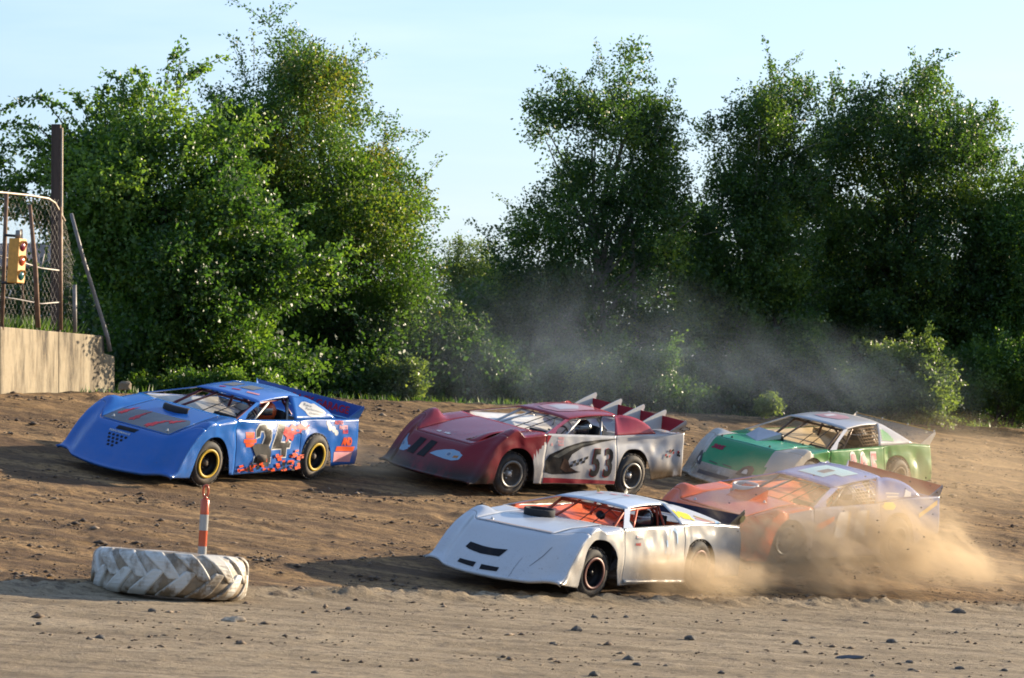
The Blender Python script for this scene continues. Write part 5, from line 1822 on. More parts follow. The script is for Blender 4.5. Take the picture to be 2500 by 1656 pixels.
# ---- the white car in front
def white_car():
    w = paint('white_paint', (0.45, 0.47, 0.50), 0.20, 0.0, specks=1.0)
    ws = paint('white_side_toned', (0.36, 0.355, 0.34), 0.45, 0.0)  # same white, darkened in the colour to offset sun on the sides
    org = plain('orange_interior', (0.68, 0.12, 0.035), 0.5)
    car = RaceCar('white', 'plain white race car with orange interior, nearest and lowest in the pack', dict(
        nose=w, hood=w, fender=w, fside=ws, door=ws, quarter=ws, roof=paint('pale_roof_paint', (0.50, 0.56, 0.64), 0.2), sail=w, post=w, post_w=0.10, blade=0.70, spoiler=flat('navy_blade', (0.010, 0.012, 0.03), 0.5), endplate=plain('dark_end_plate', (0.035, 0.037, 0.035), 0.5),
        interior=org, cage=steel('orange_tubing', (0.34, 0.05, 0.02)), rim=M_black, ring=steel('dull_red_ring', (0.10, 0.03, 0.025), 0.5), hub=M_black, crumple=1.2, sail_bulge=0.015, win_top=0.22, deck=w))
    car.dents = [(-1.04, 0.75, 0.05, 0.35, 0.018), (-0.38, 0.82, 0.06, 0.22, -0.02), (-0.60, 0.80, 0.05, 0.25, 0.02), (0.55, 0.62, 0.10, 0.18, 0.03), (-0.2, 0.50, 0.5, 0.03, 0.012)]
    finish(car)
    def band(p, q, r_, s_):
        car.on_top([p, q, r_, s_], M_black, 'grille')
    car.on_top([(-0.47, 0.265), (-0.40, 0.25), (-0.20, 0.238), (0.09, 0.245), (0.15, 0.318), (-0.06, 0.306), (-0.22, 0.305), (-0.44, 0.315)], M_black, 'grille')
    band((-0.45, 0.108), (-0.18, 0.092), (-0.175, 0.15), (-0.44, 0.148))
    band((-0.075, 0.082), (0.175, 0.095), (0.18, 0.143), (-0.085, 0.142))
    car.on_top([(-0.50, 0.562), (0.58, 0.562), (0.58, 0.578), (-0.50, 0.578)], flat('tape_residue', (0.42, 0.33, 0.27), 0.8), 'tape_line', 0.009)
    for q in ([(0.36, 0.03), (0.365, 0.03), (0.375, 0.16), (0.41, 0.27), (0.405, 0.27), (0.37, 0.16)], [(0.56, 0.20), (0.66, 0.30), (0.70, 0.38), (0.69, 0.38), (0.65, 0.305), (0.555, 0.205)], [(-0.60, 0.548), (0.60, 0.548), (0.60, 0.553), (-0.60, 0.553)]):
        car.on_top(q, M_greyvinyl, 'nose_crack', 0.007)
    for fy_ in (-0.625, 0.625):
        car.on_top([(fy_ - 0.006, 0.56), (fy_ + 0.006, 0.56), (fy_ + 0.006, 0.98), (fy_ - 0.006, 0.98)], M_greyvinyl, 'hood_seam', 0.006)
    car.scoop_ring(0.98, -0.24, 0.21, 0.10, M_seat, sy=1.0)
    car.pins([(-0.45, 0.60)])
    car.on_side(rect(0.46, 0.755, 0.27, 0.81), M_white, 'sponsor_sticker', 0.007)
    car.on_side(rect(0.45, 0.78, 0.30, 0.80), M_pink, 'sponsor_sticker', 0.010)
    car.on_side(rect(0.45, 0.758, 0.29, 0.772), M_greyvinyl, 'sponsor_sticker', 0.010)
    car.side_text('RACE', 0.455, 0.672, 0.045, M_redvinyl, bold=0.002)
    # scraped ghost of a painted number on the door
    pale = flat('scraped_blue', (0.36, 0.50, 0.66), 0.5)
    car.on_side([(-0.50, 0.90), (-0.62, 0.91), (-0.69, 0.86), (-0.69, 0.70), (-0.665, 0.70), (-0.66, 0.83), (-0.60, 0.87), (-0.53, 0.85), (-0.50, 0.80)], pale, 'worn_number', 0.006)
    car.on_side([(-0.345, 0.74), (-0.375, 0.75), (-0.39, 0.66), (-0.36, 0.65)], pale, 'worn_number', 0.006)
    car.on_side([(-0.32, 0.60), (-0.335, 0.60), (-0.34, 0.57), (-0.325, 0.57)], pale, 'worn_number', 0.006)
    car.on_side([(-0.41, 0.55), (-0.43, 0.55), (-0.435, 0.42), (-0.42, 0.40)], flat('rust_scrape', (0.45, 0.33, 0.22), 0.8), 'scrape', 0.006)
    # sill lip
    rows = [[car.side(x, z, o) for z, o in ((0.225, 0.002), (0.205, 0.022), (0.185, 0.024), (0.172, 0.006))] for x in np.linspace(0.74, -0.86, 24)]
    car.part(MB().grid(rows), 'sill_lip', ws, True, thick=0.004)
    v, f = text_shape('MIR', 0.30, 0.02, 0.0)
    car.on_sail([(0.08 + a * 0.62, 0.36 + q * 1.55 - 0.25 * a) for a, q in v], M_yellow, 'lettering', 0.010, f)
    for k in range(2):
        car.on_sail([(0.46, 0.60 - 0.16 * k), (0.88, 0.30 - 0.14 * k), (0.88, 0.22 - 0.14 * k), (0.46, 0.52 - 0.16 * k)], M_pink if k else M_gold, 'sponsor_line', 0.010)
    car.on_sail([(0.86, 0.0), (0.86, 0.55), (0.93, 0.6), (0.99, 0.0)], M_skyblue, 'sponsor_sticker', 0.010)
    for k in (-0.35, 0.3):                                 # seams across the roof
        car.on_roof([(k, 0.02), (k + 0.014, 0.02), (k + 0.014, 0.98), (k, 0.98)], M_greyvinyl, 'roof_seam', 0.0155)
    for k, t in ((-0.45, 0.42), (-0.15, 0.5), (0.05, 0.62)):
        car.on_roof([(k, t), (k + 0.16, t + 0.02), (k + 0.15, t + 0.08), (k - 0.01, t + 0.06)], M_pink)
    p = np.array(car.roof_rows)[7][3]
    car.part(MB().add([(p[0] + 0.05, p[1], p[2]), (p[0] - 0.05, p[1], p[2]), (p[0], p[1] - 0.03, p[2] + 0.085), (p[0], p[1] + 0.03, p[2])], [(0, 1, 2), (0, 2, 3), (1, 3, 2), (0, 3, 1)]), 'roof_vent', M_gold)
    # rear view camera pod on the dash
    car.part(MB().lathe([(0, -0.05), (0.05, -0.05), (0.055, 0.03), (0.0, 0.05)], 14, Matrix.Translation((0.02, 0.12, 0.94)) @ Matrix.Rotation(1.2, 4, 'Y')), 'dash_gauge', M_seat, True)
    # badge on the end plate
    P = car.P
    car.sticker('badge', [(P['tt'][0] + 0.02 + 0.07 * math.cos(a), P['tt'][2] + 0.095 + 0.055 * math.sin(a)) for a in np.linspace(0, 2 * math.pi, 13)[:-1]], lambda x, z: (x, P['tt'][1] + 0.016 + (P['sp'][1] - P['tt'][1]) * (z - P['tt'][2]) / (P['sp'][2] - P['tt'][2]) + 0.006, z), flat('olive_badge', (0.22, 0.20, 0.10)), None, 0.1, None, car.spo[2])
    make_driver(car, 'driver in a dark helmet with a red stripe at the wheel of the white car', paint('dark_helmet', (0.014, 0.016, 0.018), 0.05, rough=0.15, coat=0.8), NT('clear_visor').set(color=(0.10, 0.03, 0.03), rough=0.06, coat=1.0), M_seat, M_black)
    return car


# ---- the orange and blue car in the dust
def net(car, x0, x1, mat):
    """string net across the rear of the driver's window"""
    P = car.P
    mb = MB()
    def pt(u, v):
        x = x0 + (x1 - x0) * u
        yb, zb = car.belt(x)
        t = np.interp(x, [P['rr'][0], P['rf'][0]], [0, 1])
        zt = P['rr'][2] + (P['rf'][2] - P['rr'][2]) * t - 0.03
        yt = P['rr'][1] + (P['rf'][1] - P['rr'][1]) * t
        zb, yb = float(zb) + 0.02, float(yb) - 0.03
        return (x, yb + (yt - yb) * v, zb + (zt - zb) * v)
    for i in range(9):
        mb.tube([pt(i / 8, v) for v in np.linspace(0, 1, 5)], 0.008, 5)
    for j in range(6):
        mb.tube([pt(u, 0.06 + j / 5 * 0.88) for u in np.linspace(0, 1, 5)], 0.008, 5)
    car.part(mb, 'window_net', mat, True)


def orange_car():
    o = paint('orange_paint', (0.62, 0.115, 0.035), 0.30, 0.0)
    bl = paint('slate_blue_paint', (0.13, 0.19, 0.40), 0.25, 0.0)
    bs = paint('blue_side_paint', (0.12, 0.16, 0.29), 0.5, 0.5, mudcol=(0.24, 0.17, 0.10))
    car = RaceCar('orange', 'orange and slate blue race car half hidden in its own brown dust', dict(
        nose=o, hood=o, fender=o, fside=o, door=bs, quarter=bs, roof=bl, sail=bl, post=bl, post_w=0.12, fside2=bs, fzone=lambda x, z: x < 1.36, spoiler=o, endplate=bs, interior=plain('orange_sheet', (0.60, 0.16, 0.07), 0.5), cage=steel('grey_tubing', (0.20, 0.19, 0.19)),
        rim=M_black, ring=steel('black_ring', (0.04, 0.04, 0.04), 0.5), crumple=0.6, sail_bulge=0.075, win_top=0.14, deck=bl, spoiler_run=0.26, bars=M_black))
    finish(car)
    # angular scoop with a white air cleaner lid
    a, b_ = car.top_at(1.40, -0.30), car.top_at(1.36, 0.10)
    c_, d = car.top_at(0.88, -0.34), car.top_at(0.90, 0.14)
    h = np.array([0, 0, 1.0])
    mb = MB().add([a - h * .01, b_ - h * .01, d + h * 0.13, c_ + h * 0.13, c_ - h * .01, d - h * .01], [(0, 1, 2, 3), (0, 3, 4), (1, 5, 2), (3, 2, 5, 4)])
    car.part(mb, 'hood_scoop', o)
    car.scoop_ring(0.90, -0.30, 0.20, 0.13, M_white, 'air_cleaner')
    car.pins([(-0.45, 0.60), (0.45, 0.62), (-0.5, 0.9), (0.3, 0.86)])
    num = flat('pale_number', (0.60, 0.60, 0.60), 0.5)
    for x in (0.20, -0.27):                                 # number 11, white blocks with a gold shade behind
        car.on_side([(x - 0.24, 0.80), (x - 0.34, 0.82), (x - 0.26, 0.44), (x - 0.17, 0.44)], M_gold, 'number_shadow', 0.007)
        car.on_side([(x, 0.76), (x - 0.06, 0.81), (x - 0.27, 0.82), (x - 0.19, 0.44), (x + 0.10, 0.44)], num, 'number', 0.010)
    car.on_side([(0.74, 0.58), (0.65, 0.66), (0.28, 0.76), (0.29, 0.69), (0.62, 0.56), (0.74, 0.52)], M_orangevinyl, 'stripe', 0.008)
    car.on_side([(-0.94, 0.86), (-1.0, 0.92), (-1.2, 0.92), (-1.27, 0.86), (-1.2, 0.81), (-1.0, 0.81)], M_yellow, 'sponsor_sticker', 0.008)
    car.on_side([(-1.82, 0.74), (-2.30, 0.93), (-2.30, 0.86), (-1.82, 0.67)], M_gold, 'stripe', 0.008)
    car.on_sail([(0.24, 0.30), (0.52, 0.26), (0.52, 0.34), (0.24, 0.38)], M_white, 'lettering')
    car.on_sail([(0.26, 0.16), (0.50, 0.12), (0.50, 0.19), (0.26, 0.23)], M_white, 'lettering')
    car.on_sail([(0.64, 0.12), (0.80, 0.10), (0.78, 0.50), (0.66, 0.62)], num, 'sponsor_sticker')
    teal = flat('pale_teal_vinyl', (0.42, 0.62, 0.62), 0.5)
    car.on_roof([(-0.55, 0.20), (0.35, 0.20), (0.35, 0.42), (0.62, 0.42), (0.62, 0.74), (-0.55, 0.74)], teal)
    car.on_roof([(-0.15, 0.34), (0.12, 0.34), (0.12, 0.56), (-0.15, 0.56)], M_greyvinyl, off=0.020)
    net(car, -0.42, -1.02, flat('net_webbing', (0.50, 0.44, 0.38), 0.8))
    make_driver(car, 'driver in a white helmet behind the net of the orange and blue car', paint('white_helmet', (0.62, 0.62, 0.60), 0.05, rough=0.12, coat=0.8), NT('tinted_visor').set(color=(0.03, 0.03, 0.035), rough=0.05, coat=1.0), M_seat, M_black)
    return car


# ---- the green and white car at the back
def green_car():
    wn = paint('dirty_white_paint', (0.36, 0.34, 0.30), 0.8, 0.8, mudcol=(0.15, 0.11, 0.068), mudtop=0.5)
    g = paint('green_paint', (0.010, 0.20, 0.075), 0.22, 0.0)
    gh = paint('green_hood_sheen', (0.05, 0.33, 0.19), 0.25, 0.0)  # green lightened, reflections on the hood put into the colour
    gs = paint('leaf_green_side', (0.022, 0.17, 0.040), 0.30, 0.3, spec=0.15, mudcol=(0.20, 0.15, 0.08))
    wr = paint('white_roof_paint', (0.42, 0.42, 0.43), 0.2)
    car = RaceCar('green', 'green and white race car with pink number 305, farthest back in the pack', dict(
        nose=wn, band=g, hood=gh, fender=wn, fside=wn, door=gs, quarter=gs, roof=wr, sail=wr, post=wr, spoiler=clear_sheet(), endplate=plain('grey_end_plate', (0.42, 0.40, 0.37), 0.5),
        fender2=g, fside2=gs, fzone=lambda x, z: x < 1.27, interior=plain('tan_interior', (0.52, 0.38, 0.20), 0.55), cage=steel('brown_tubing', (0.11, 0.065, 0.04)), rim=M_chassis, ring=M_chassis, crumple=0.9, sail_bulge=0.0, win_top=0.10, deck=plain('tan_deck', (0.50, 0.37, 0.20), 0.5)))
    car.dents = [(0.9, 0.7, 0.2, 0.12, 0.03), (-1.05, 0.75, 0.08, 0.2, 0.03), (-1.9, 0.7, 0.15, 0.15, 0.04)]
    finish(car)
    dk = flat('lamp_grey', (0.055, 0.055, 0.06), 0.5)
    for c0, sgn in ((-0.69, -1), (0.36, 1)):
        w_ = 0.14 if sgn > 0 else 0.13
        D_ = [(c0 - w_ * sgn, 0.20), (c0 + w_ * sgn, 0.205), (c0 + w_ * 0.95 * sgn, 0.29), (c0 + w_ * 0.5 * sgn, 0.318), (c0 - w_ * 0.1 * sgn, 0.315), (c0 - w_ * 0.6 * sgn, 0.285), (c0 - w_ * 0.9 * sgn, 0.24)]
        car.on_top(D_, dk, 'headlight_sticker')
        car.on_top([(c0 + 0.05 * math.cos(a), 0.225 + 0.05 * math.sin(a)) for a in np.linspace(0, math.pi, 9)], flat('lamp_white', (0.45, 0.42, 0.38)), 'headlight_sticker', 0.011)
    for a0 in (-0.42, -0.12):
        car.on_top([(a0, 0.262), (a0 + 0.20, 0.252), (a0 + 0.20, 0.262), (a0, 0.272)], dk, 'nose_slot')
    car.on_top([(-0.52, 0.10), (0.14, 0.10), (0.16, 0.15), (-0.52, 0.15)], dk, 'grille')
    v, f = text_shape('305', 0.17, 0.012, 0.25)
    car.on_top([(-0.56 + a * 0.95, 0.405 + q * 0.34) for a, q in v], flat('nose_red', (0.22, 0.02, 0.05)), 'number', 0.009, f)
    # open scoop of folded grey metal with a black carburettor
    a, b_, c_, d = car.top_at(1.62, -0.02), car.top_at(1.10, 0.10), car.top_at(1.02, -0.45), car.top_at(1.30, -0.50)
    h = np.array([0, 0, 1.0])
    car.part(MB().add([a, b_ + h * 0.04, b_ + h * 0.13, c_ + h * 0.14, d], [(0, 1, 2), (0, 2, 3, 4)]), 'hood_scoop', plain('grey_scoop', (0.30, 0.31, 0.34), 0.4), thick=0.008)
    car.scoop_ring(1.00, -0.12, 0.17, 0.10, M_black)
    car.pins([(-0.4, 0.60), (0.4, 0.60), (0.1, 0.9), (0.45, 0.95), (-0.55, 0.57)], M_black)
    pk = flat('number_pink', (0.52, 0.14, 0.16), 0.5)
    for body, x in (('3', 0.18), ('0', -0.13), ('5', -0.47)):
        car.side_text(body, x + 0.015, 0.385, 0.58, M_white, 0.009, 0.050, 0.0, 0.66, 'number_outline')
        car.side_text(body, x, 0.395, 0.55, pk, 0.014, 0.026, 0.0, 0.66, 'number')
    car.on_sail([(0.12, 0.22), (0.10, 0.72), (0.20, 0.74), (0.34, 0.62), (0.46, 0.36), (0.46, 0.22)], flat('sail_green', (0.13, 0.33, 0.16), 0.5), 'sail_window')
    rv = [(0.06 + 0.04 * k, 0.92 - 0.005 * k) for k in range(4)] + [(0.24 + 0.05 * k, 0.80 - 0.12 * k) for k in range(6)] + [(0.08, 0.75 - 0.12 * k) for k in range(5)] + [(0.16 + 0.07 * k, 0.12) for k in range(5)]
    for t, q in rv:
        car.on_sail([(t + 0.012 * math.cos(a), q + 0.02 * math.sin(a)) for a in np.linspace(0, 2 * math.pi, 7)[:-1]], M_white, 'rivet', 0.014)
    car.on_roof([(-0.50, 0.28), (-0.1, 0.24), (0.34, 0.34), (0.40, 0.58), (0.10, 0.70), (-0.42, 0.66)], flat('faded_roof_red', (0.42, 0.25, 0.27), 0.5))
    car.on_roof([(-0.30, 0.36), (-0.1, 0.34), (-0.06, 0.56), (-0.28, 0.58)], flat('roof_gap', (0.60, 0.58, 0.58)), off=0.020)
    a0, a1, sp = car.spo
    for k in (-1.0, -0.33, 0.33, 1.0):                      # small posts along the spoiler top
        q = a1 * np.array([1, k, 1])
        MB().tube([q, q + np.array([-0.01, 0, 0.03])], 0.012, 6).build('spoiler_post', M_white, sp, True)
    MB().tube([a1 * np.array([1, -1, 1]) + h * 0.012, a1 + h * 0.012], 0.008, 6).build('spoiler_rod', M_gold, sp, True)
    net(car, -0.30, -0.96, flat('brown_netting', (0.20, 0.13, 0.07), 0.8))
    make_driver(car, 'driver in a brown helmet hidden behind the net of the green car', paint('brown_helmet', (0.10, 0.06, 0.035), 0.1), M_black, M_seat, M_black)
    return car


CAR = [blue_car(), red_car(), white_car(), orange_car(), green_car()]


# ---------------------------------------------------------------- painted tyre and marker post on the inner edge
def build_track_tyre():
    x, y = -4.04, 41.45
    g = ground1(x, y)
    t0 = empty('tractor_tyre', (x, y, g - 0.03))
    t0.rotation_euler = (R(-0.4), R(4.9), R(20))
    tag(t0, 'huge white painted tractor tyre lying flat on the inner edge of the track', 'tyre')
    def wall_paint(name, amount):
        t = NT(name)
        oc = t.coord(kind='World')
        z = t.xyz(oc)[2]
        st = t.noise(t.coord((1.0, 1.0, 0.6), kind='World'), 2.4, 6, 0.65)
        lowz = t.math('MULTIPLY', t.math('SUBTRACT', g + 0.22, z, True), 1.4)
        d = t.math('ADD', t.ramp(st, [(0.60 - amount * 0.28, 0.0), (0.68 - amount * 0.20, 0.92)]), t.math('MULTIPLY', lowz, 1.3), True)
        c = t.mix(t.noise(oc, 14.0, 5, 0.7), (0.46, 0.44, 0.39), (0.58, 0.56, 0.51))
        c = t.mix(d, c, t.ramp(t.noise(oc, 9.0, 5), [(0.3, (0.105, 0.075, 0.045)), (0.7, (0.24, 0.175, 0.105))]))
        scuff = t.ramp(t.noise(oc, 5.0, 7, 0.75), [(0.66, 0.0), (0.70, 0.8)])
        c = t.mix(scuff, c, (0.05, 0.045, 0.042))
        t.bump(t.noise(oc, 18.0, 4), 0.2, 0.01)
        return t.set(color=c, rough=0.55)
    lugm, body = wall_paint('worn_white_lugs', 0.42), wall_paint('dirty_white_carcass', 0.85)
    prof = [(0.46, 0.14), (0.47, 0.20), (0.56, 0.245), (0.70, 0.258), (0.80, 0.247), (0.862, 0.215), (0.884, 0.16), (0.892, 0.08), (0.893, 0.0)]
    prof = prof + [(r, -z) for r, z in prof[::-1][1:]]
    M = Matrix.Translation((0, 0, 0.255))
    MB().lathe(prof + [(0.44, 0.0)], 72, M, True).build('carcass', body, t0, True)
    def rad(z):
        a = abs(z)
        return float(np.interp(a, [0, 0.08, 0.16, 0.215, 0.247, 0.258], [0.893, 0.892, 0.884, 0.862, 0.80, 0.72]))
    n = 15
    def lug(sign):
        vs, fs = [], []
        k = 7
        for i in range(k):
            t = i / (k - 1)
            z = sign * (0.247 - 0.30 * t)
            a = 0.34 * t ** 0.85
            w = 0.275 * (1 - 0.40 * t)
            hgt = 0.040 * (1 - 0.3 * t)
            for aa, hh in ((a - w / 2 - 0.012, -0.01), (a - w / 2, hgt), (a + w / 2, hgt), (a + w / 2 + 0.012, -0.01)):
                r = rad(z) + hh
                vs.append((r * math.cos(aa), r * math.sin(aa), 0.255 + z + (0.012 * sign if hh > 0 and i == 0 else 0)))
        for i in range(k - 1):
            for j in range(3):
                fs.append((i * 4 + j, i * 4 + j + 1, i * 4 + j + 5, i * 4 + j + 4))
        fs += [(0, 3, 2, 1), ((k - 1) * 4, (k - 1) * 4 + 1, (k - 1) * 4 + 2, (k - 1) * 4 + 3)]
        return mesh_from('tread_lug', vs, fs)
    up, dn = lug(1), lug(-1)
    for k in range(n):
        for me, off in ((up, 0.0), (dn, math.pi / n)):
            if not me.materials:
                me.materials.append(lugm)
            o = bpy.data.objects.new('tread_lug', me)
            COL.objects.link(o)
            o.parent = t0
            o.rotation_euler = (0, 0, 2 * math.pi * k / n + off)
            soften(o, 0.022, 3)
    return t0


build_track_tyre()


def build_marker():
    x, y = -3.665, 41.35
    g = ground1(x, y)
    p = empty('marker_post', (x, y, g))
    p.rotation_euler = (R(1.0), R(3.4), 0)
    tag(p, 'orange and white banded marker post with a loop handle, standing in the white tyre', 'marker post')
    org = paint('post_orange', (0.50, 0.085, 0.035), 0.6)
    wht = paint('post_band', (0.36, 0.35, 0.33), 0.6)
    top = 1.335
    z1 = top - 0.165
    h = (z1 - 0.05) / 6
    for i in range(6):
        za, zb = 0.05 + h * i, 0.05 + h * (i + 1)
        white = i % 2 == (0 if True else 1) and i in (0, 2, 4)
        r = 0.050
        if i == 5:
            MB().lathe([(r, za), (r, zb - 0.02), (r - 0.012, zb - 0.004), (0.0, zb)], 20).build('tube', org, p, True)
        else:
            MB().lathe([(r + (0.002 if white else 0), za), (r + (0.002 if white else 0), zb)], 20).build('reflective_band' if white else 'tube', wht if white else org, p, True)
    loop = []
    for a in np.linspace(0, 2 * math.pi, 25):
        loop.append((0.030 * math.copysign(abs(math.cos(a)) ** 0.8, math.cos(a)), 0.0, z1 + 0.088 + 0.068 * math.copysign(abs(math.sin(a)) ** 0.9, math.sin(a))))
    MB().tube(loop, 0.0135, 8, False).tube([(0, 0, z1 - 0.01), (0, 0, z1 + 0.03)], [0.032, 0.018], 10).build('handle', org, p, True)
    MB().lathe([(0.0, 0.0), (0.20, 0.0), (0.20, 0.03), (0.06, 0.06), (0.05, 0.07), (0.0, 0.07)], 20).build('foot', M_rubber, p, True)


build_marker()

# ---------------------------------------------------------------- stones and clods
def rock_mesh(name, rng, sx, sy, sz, sub=2):
    bm = bmesh.new()
    bmesh.ops.create_icosphere(bm, subdivisions=sub, radius=1.0)
    k = rng.integers(0, 1000)
    for v in bm.verts:
        c = v.co
        n = float(vnoise(c.x * 1.3 + k, c.y * 1.3, c.z * 1.3, int(k))) * 0.6 + float(vnoise(c.x * 3 + k, c.y * 3, c.z * 3, int(k) + 1)) * 0.25
        v.co = Vector((c.x * sx, c.y * sy, max(c.z, -0.5) * sz)) * (0.6 + n)
    me = bpy.data.meshes.new(name)
    bm.to_mesh(me)
    bm.free()
    return me


def ground_at_px(x, y):
    """where the sight line of a pixel meets the ground"""
    lo, hi = 28.0, 95.0
    f = lambda d: px(x, y, d)[2] - ground1(px(x, y, d)[0], d)
    ds = np.linspace(lo, hi, 300)
    prev = f(ds[0])
    for a, b in zip(ds[:-1], ds[1:]):
        cur = f(b)
        if prev > 0 >= cur:
            for _ in range(30):
                m = (a + b) / 2
                if f(m) > 0:
                    a = m
                else:
                    b = m
            return px(x, y, (a + b) / 2)
        prev = cur
    return px(x, y, 40.0)


M_stone = plain('dark_stone', (0.085, 0.072, 0.058), 0.85, 0, 0.4, 30)
M_pale = plain('pale_clod', (0.36, 0.28, 0.19), 0.95, 0, 0.3, 25)


def build_stones():
    rng = np.random.default_rng(12)
    spots = [(1685, 1562, 24), (1535, 1612, 24), (1556, 1625, 18), (1450, 1650, 24), (2178, 1569, 22), (2226, 1638, 16), (2343, 1635, 22), (2453, 1638, 14), (2220, 1619, 16), (1407, 1540, 22), (2340, 1497, 30),
             (1395, 1458, 14), (370, 1493, 16), (244, 1559, 22), (850, 1488, 14), (1626, 1628, 12), (1946, 1574, 22), (1350, 1573, 14), (1450, 1508, 14), (1529, 1508, 12), (2115, 1523, 12), (2335, 1547, 12), (1916, 1517, 12),
             (95, 1524, 12), (770, 1645, 16), (1760, 1645, 16), (2130, 1652, 12), (1985, 1560, 12)]
    own = {(1685, 1562): 'rounded dark stone on the infield below the rear wheel of the white car', (1535, 1612): 'dark stone near the bottom edge, upper left one of a close pair', (1556, 1625): 'small dark stone near the bottom edge, lower right one of a close pair',
           (1450, 1650): 'dark stone cut by the bottom border below the front wheel of the white car', (2178, 1569): 'dark stone on the infield just above and right of the slate coloured strip', (2343, 1635): 'dark stone close to the bottom border at the far right',
           (2340, 1497): 'biggest dark lump on the inner edge of the track at the right', (244, 1559): 'dark stone on the infield in front of the left end of the white tyre', (1407, 1540): 'dark stone on the infield below the nose of the white car', (1946, 1574): 'dark stone on the infield left of the slate coloured strip'}
    for x, y, s in spots:
        p = ground_at_px(x, y)
        w = s / F_PX * p[1] * 0.62
        o = link('stone', rock_mesh('stone', rng, w, w * 0.8, w * 0.62), M_stone)
        o.location = (p[0], p[1], p[2] + w * 0.12)
        tag(o, own.get((x, y), 'pebble sized dark stone lying loose on the pale infield dirt'), 'stone', 'loose stones on the infield')
    p = ground_at_px(568, 1518)
    o = link('clod', rock_mesh('clod', rng, 0.13, 0.10, 0.065, 3), M_pale)
    o.location = p
    tag(o, 'pale flat lump of earth on the infield in front of the white tyre', 'clod')
    p = ground_at_px(2071, 1609)
    o = link('wood_strip', rock_mesh('wood_strip', rng, 0.17, 0.025, 0.025, 3), plain('slate_strip', (0.075, 0.082, 0.095), 0.7))
    o.location = (p[0], p[1], p[2] + 0.01)
    tag(o, 'long thin slate coloured strip lying on the infield at the lower right', 'debris strip')
    p = ground_at_px(305, 955)
    o = link('broken_block', rock_mesh('broken_block', rng, 0.085, 0.07, 0.07, 2), plain('block_concrete', (0.15, 0.115, 0.075), 0.9))
    o.location = (p[0], p[1], p[2] + 0.05)
    tag(o, 'broken lump of concrete at the end of the wall behind the blue car', 'rubble block')


build_stones()


def build_clods():
    rng = np.random.default_rng(31)
    base = np.array([(1, 0, 0), (-1, 0, 0), (0, 1, 0), (0, -1, 0), (0, 0, 1), (0, 0, -0.4)], float)
    tri = np.array([(0, 2, 4), (2, 1, 4), (1, 3, 4), (3, 0, 4), (2, 0, 5), (1, 2, 5), (3, 1, 5), (0, 3, 5)])
    def field(n, x0, x1, d0, d1, fn):
        x = rng.uniform(x0, x1, n)
        y = rng.uniform(d0, d1, n)
        w = fn(x, y)
        k = rng.random(n) < w
        return x[k], y[k]
    u = lambda x, y: (x * TDIR[0] + y * TDIR[1], -x * TDIR[1] + y * TDIR[0])
    track_ = lambda x, y: y > inner_y(x) - 0.5
    def streaks(x, y):
        a, b = u(x, y)
        q = vnoise(a * 0.5, b * 1.9, 0, 41) * 0.6 + vnoise(a * 1.3, b * 4.5, 0, 42) * 0.4
        edge = np.exp(-((y - inner_y(x) - 0.2) / 0.45) ** 2)
        onto = (y < rim_y(x) + 0.3)
        return onto * np.where(track_(x, y), 1.25, 0.5) * np.clip((q - 0.48) * 3.0 + 1.3 * edge * (vnoise(a * 1.2, b * 2, 0, 43) + 0.1) + 0.03, 0, 1)
    x1, y1 = field(46000, -8.8, 13.0, 33.5, 76.0, streaks)
    x2, y2 = field(1800, -7.5, 9.5, 34.0, 52.0, streaks)
    x, y = np.concatenate([x1, x2]), np.concatenate([y1, y2])
    n = len(x)
    track = y > inner_y(x)
    s = rng.lognormal(-4.25, 0.48, n) * np.where(track, 1.2, 0.9)
    s = np.clip(s, 0.006, 0.055)
    z = ground(x, y) + s * 0.2 + np.where(track, 0.012, 0.0)
    ang = math.atan2(TDIR[1], TDIR[0]) + rng.normal(0, 0.5, n)
    ca, sa = np.cos(ang), np.sin(ang)
    V = base[None] * (s[:, None, None] * np.stack([rng.uniform(1.0, 2.2, n), rng.uniform(0.7, 1.2, n), rng.uniform(0.5, 0.9, n)], 1)[:, None, :])
    V = V * rng.uniform(0.7, 1.3, (n, 6, 1))
    W = np.stack([V[..., 0] * ca[:, None] - V[..., 1] * sa[:, None], V[..., 0] * sa[:, None] + V[..., 1] * ca[:, None], V[..., 2]], -1) + np.stack([x, y, z], 1)[:, None, :]
    F = (np.arange(n)[:, None, None] * 6 + tri[None]).reshape(-1, 3)
    tint = np.repeat(np.clip(rng.normal(0.4, 0.25, n) + np.where(track, 0, 0.15), 0, 1), 8)
    t = NT('clod_earth')
    a = t.n.new('ShaderNodeAttribute')
    a.attribute_name = 'tint'
    t.set(color=t.ramp(a.outputs['Fac'], [(0.0, (0.045, 0.031, 0.022)), (0.5, (0.095, 0.066, 0.044)), (1.0, (0.24, 0.18, 0.125))]), rough=0.95)
    o = link('dirt_clods', mesh_np('dirt_clods', W.reshape(-1, 3), F, tint), t.m)
    tag(o, 'dark crumbs of earth scattered in streaks over the track and infield', 'dirt', kind='stuff')
    # crumbs flung up behind the spinning wheels
    m = 70
    pts = np.array([px(a, b, d) for a, b, d in zip(rng.uniform(1760, 2330, m), 1420 - 260 * rng.random(m) ** 1.5, rng.uniform(48.5, 51, m))])
    keep = pts[:, 2] > ground(pts[:, 0], pts[:, 1]) + 0.03
    pts = pts[keep]
    m = len(pts)
    V = base[None] * rng.uniform(0.006, 0.018, (m, 1, 1)) * rng.uniform(0.7, 1.3, (m, 6, 3)) + pts[:, None, :]
    F = (np.arange(m)[:, None, None] * 6 + tri[None]).reshape(-1, 3)
    o = link('flung_dirt', mesh_np('flung_dirt', V.reshape(-1, 3), F, np.full(m * 8, 0.1)), t.m)
    tag(o, 'specks of earth flung up into the dust behind the white car', 'dirt', kind='stuff')


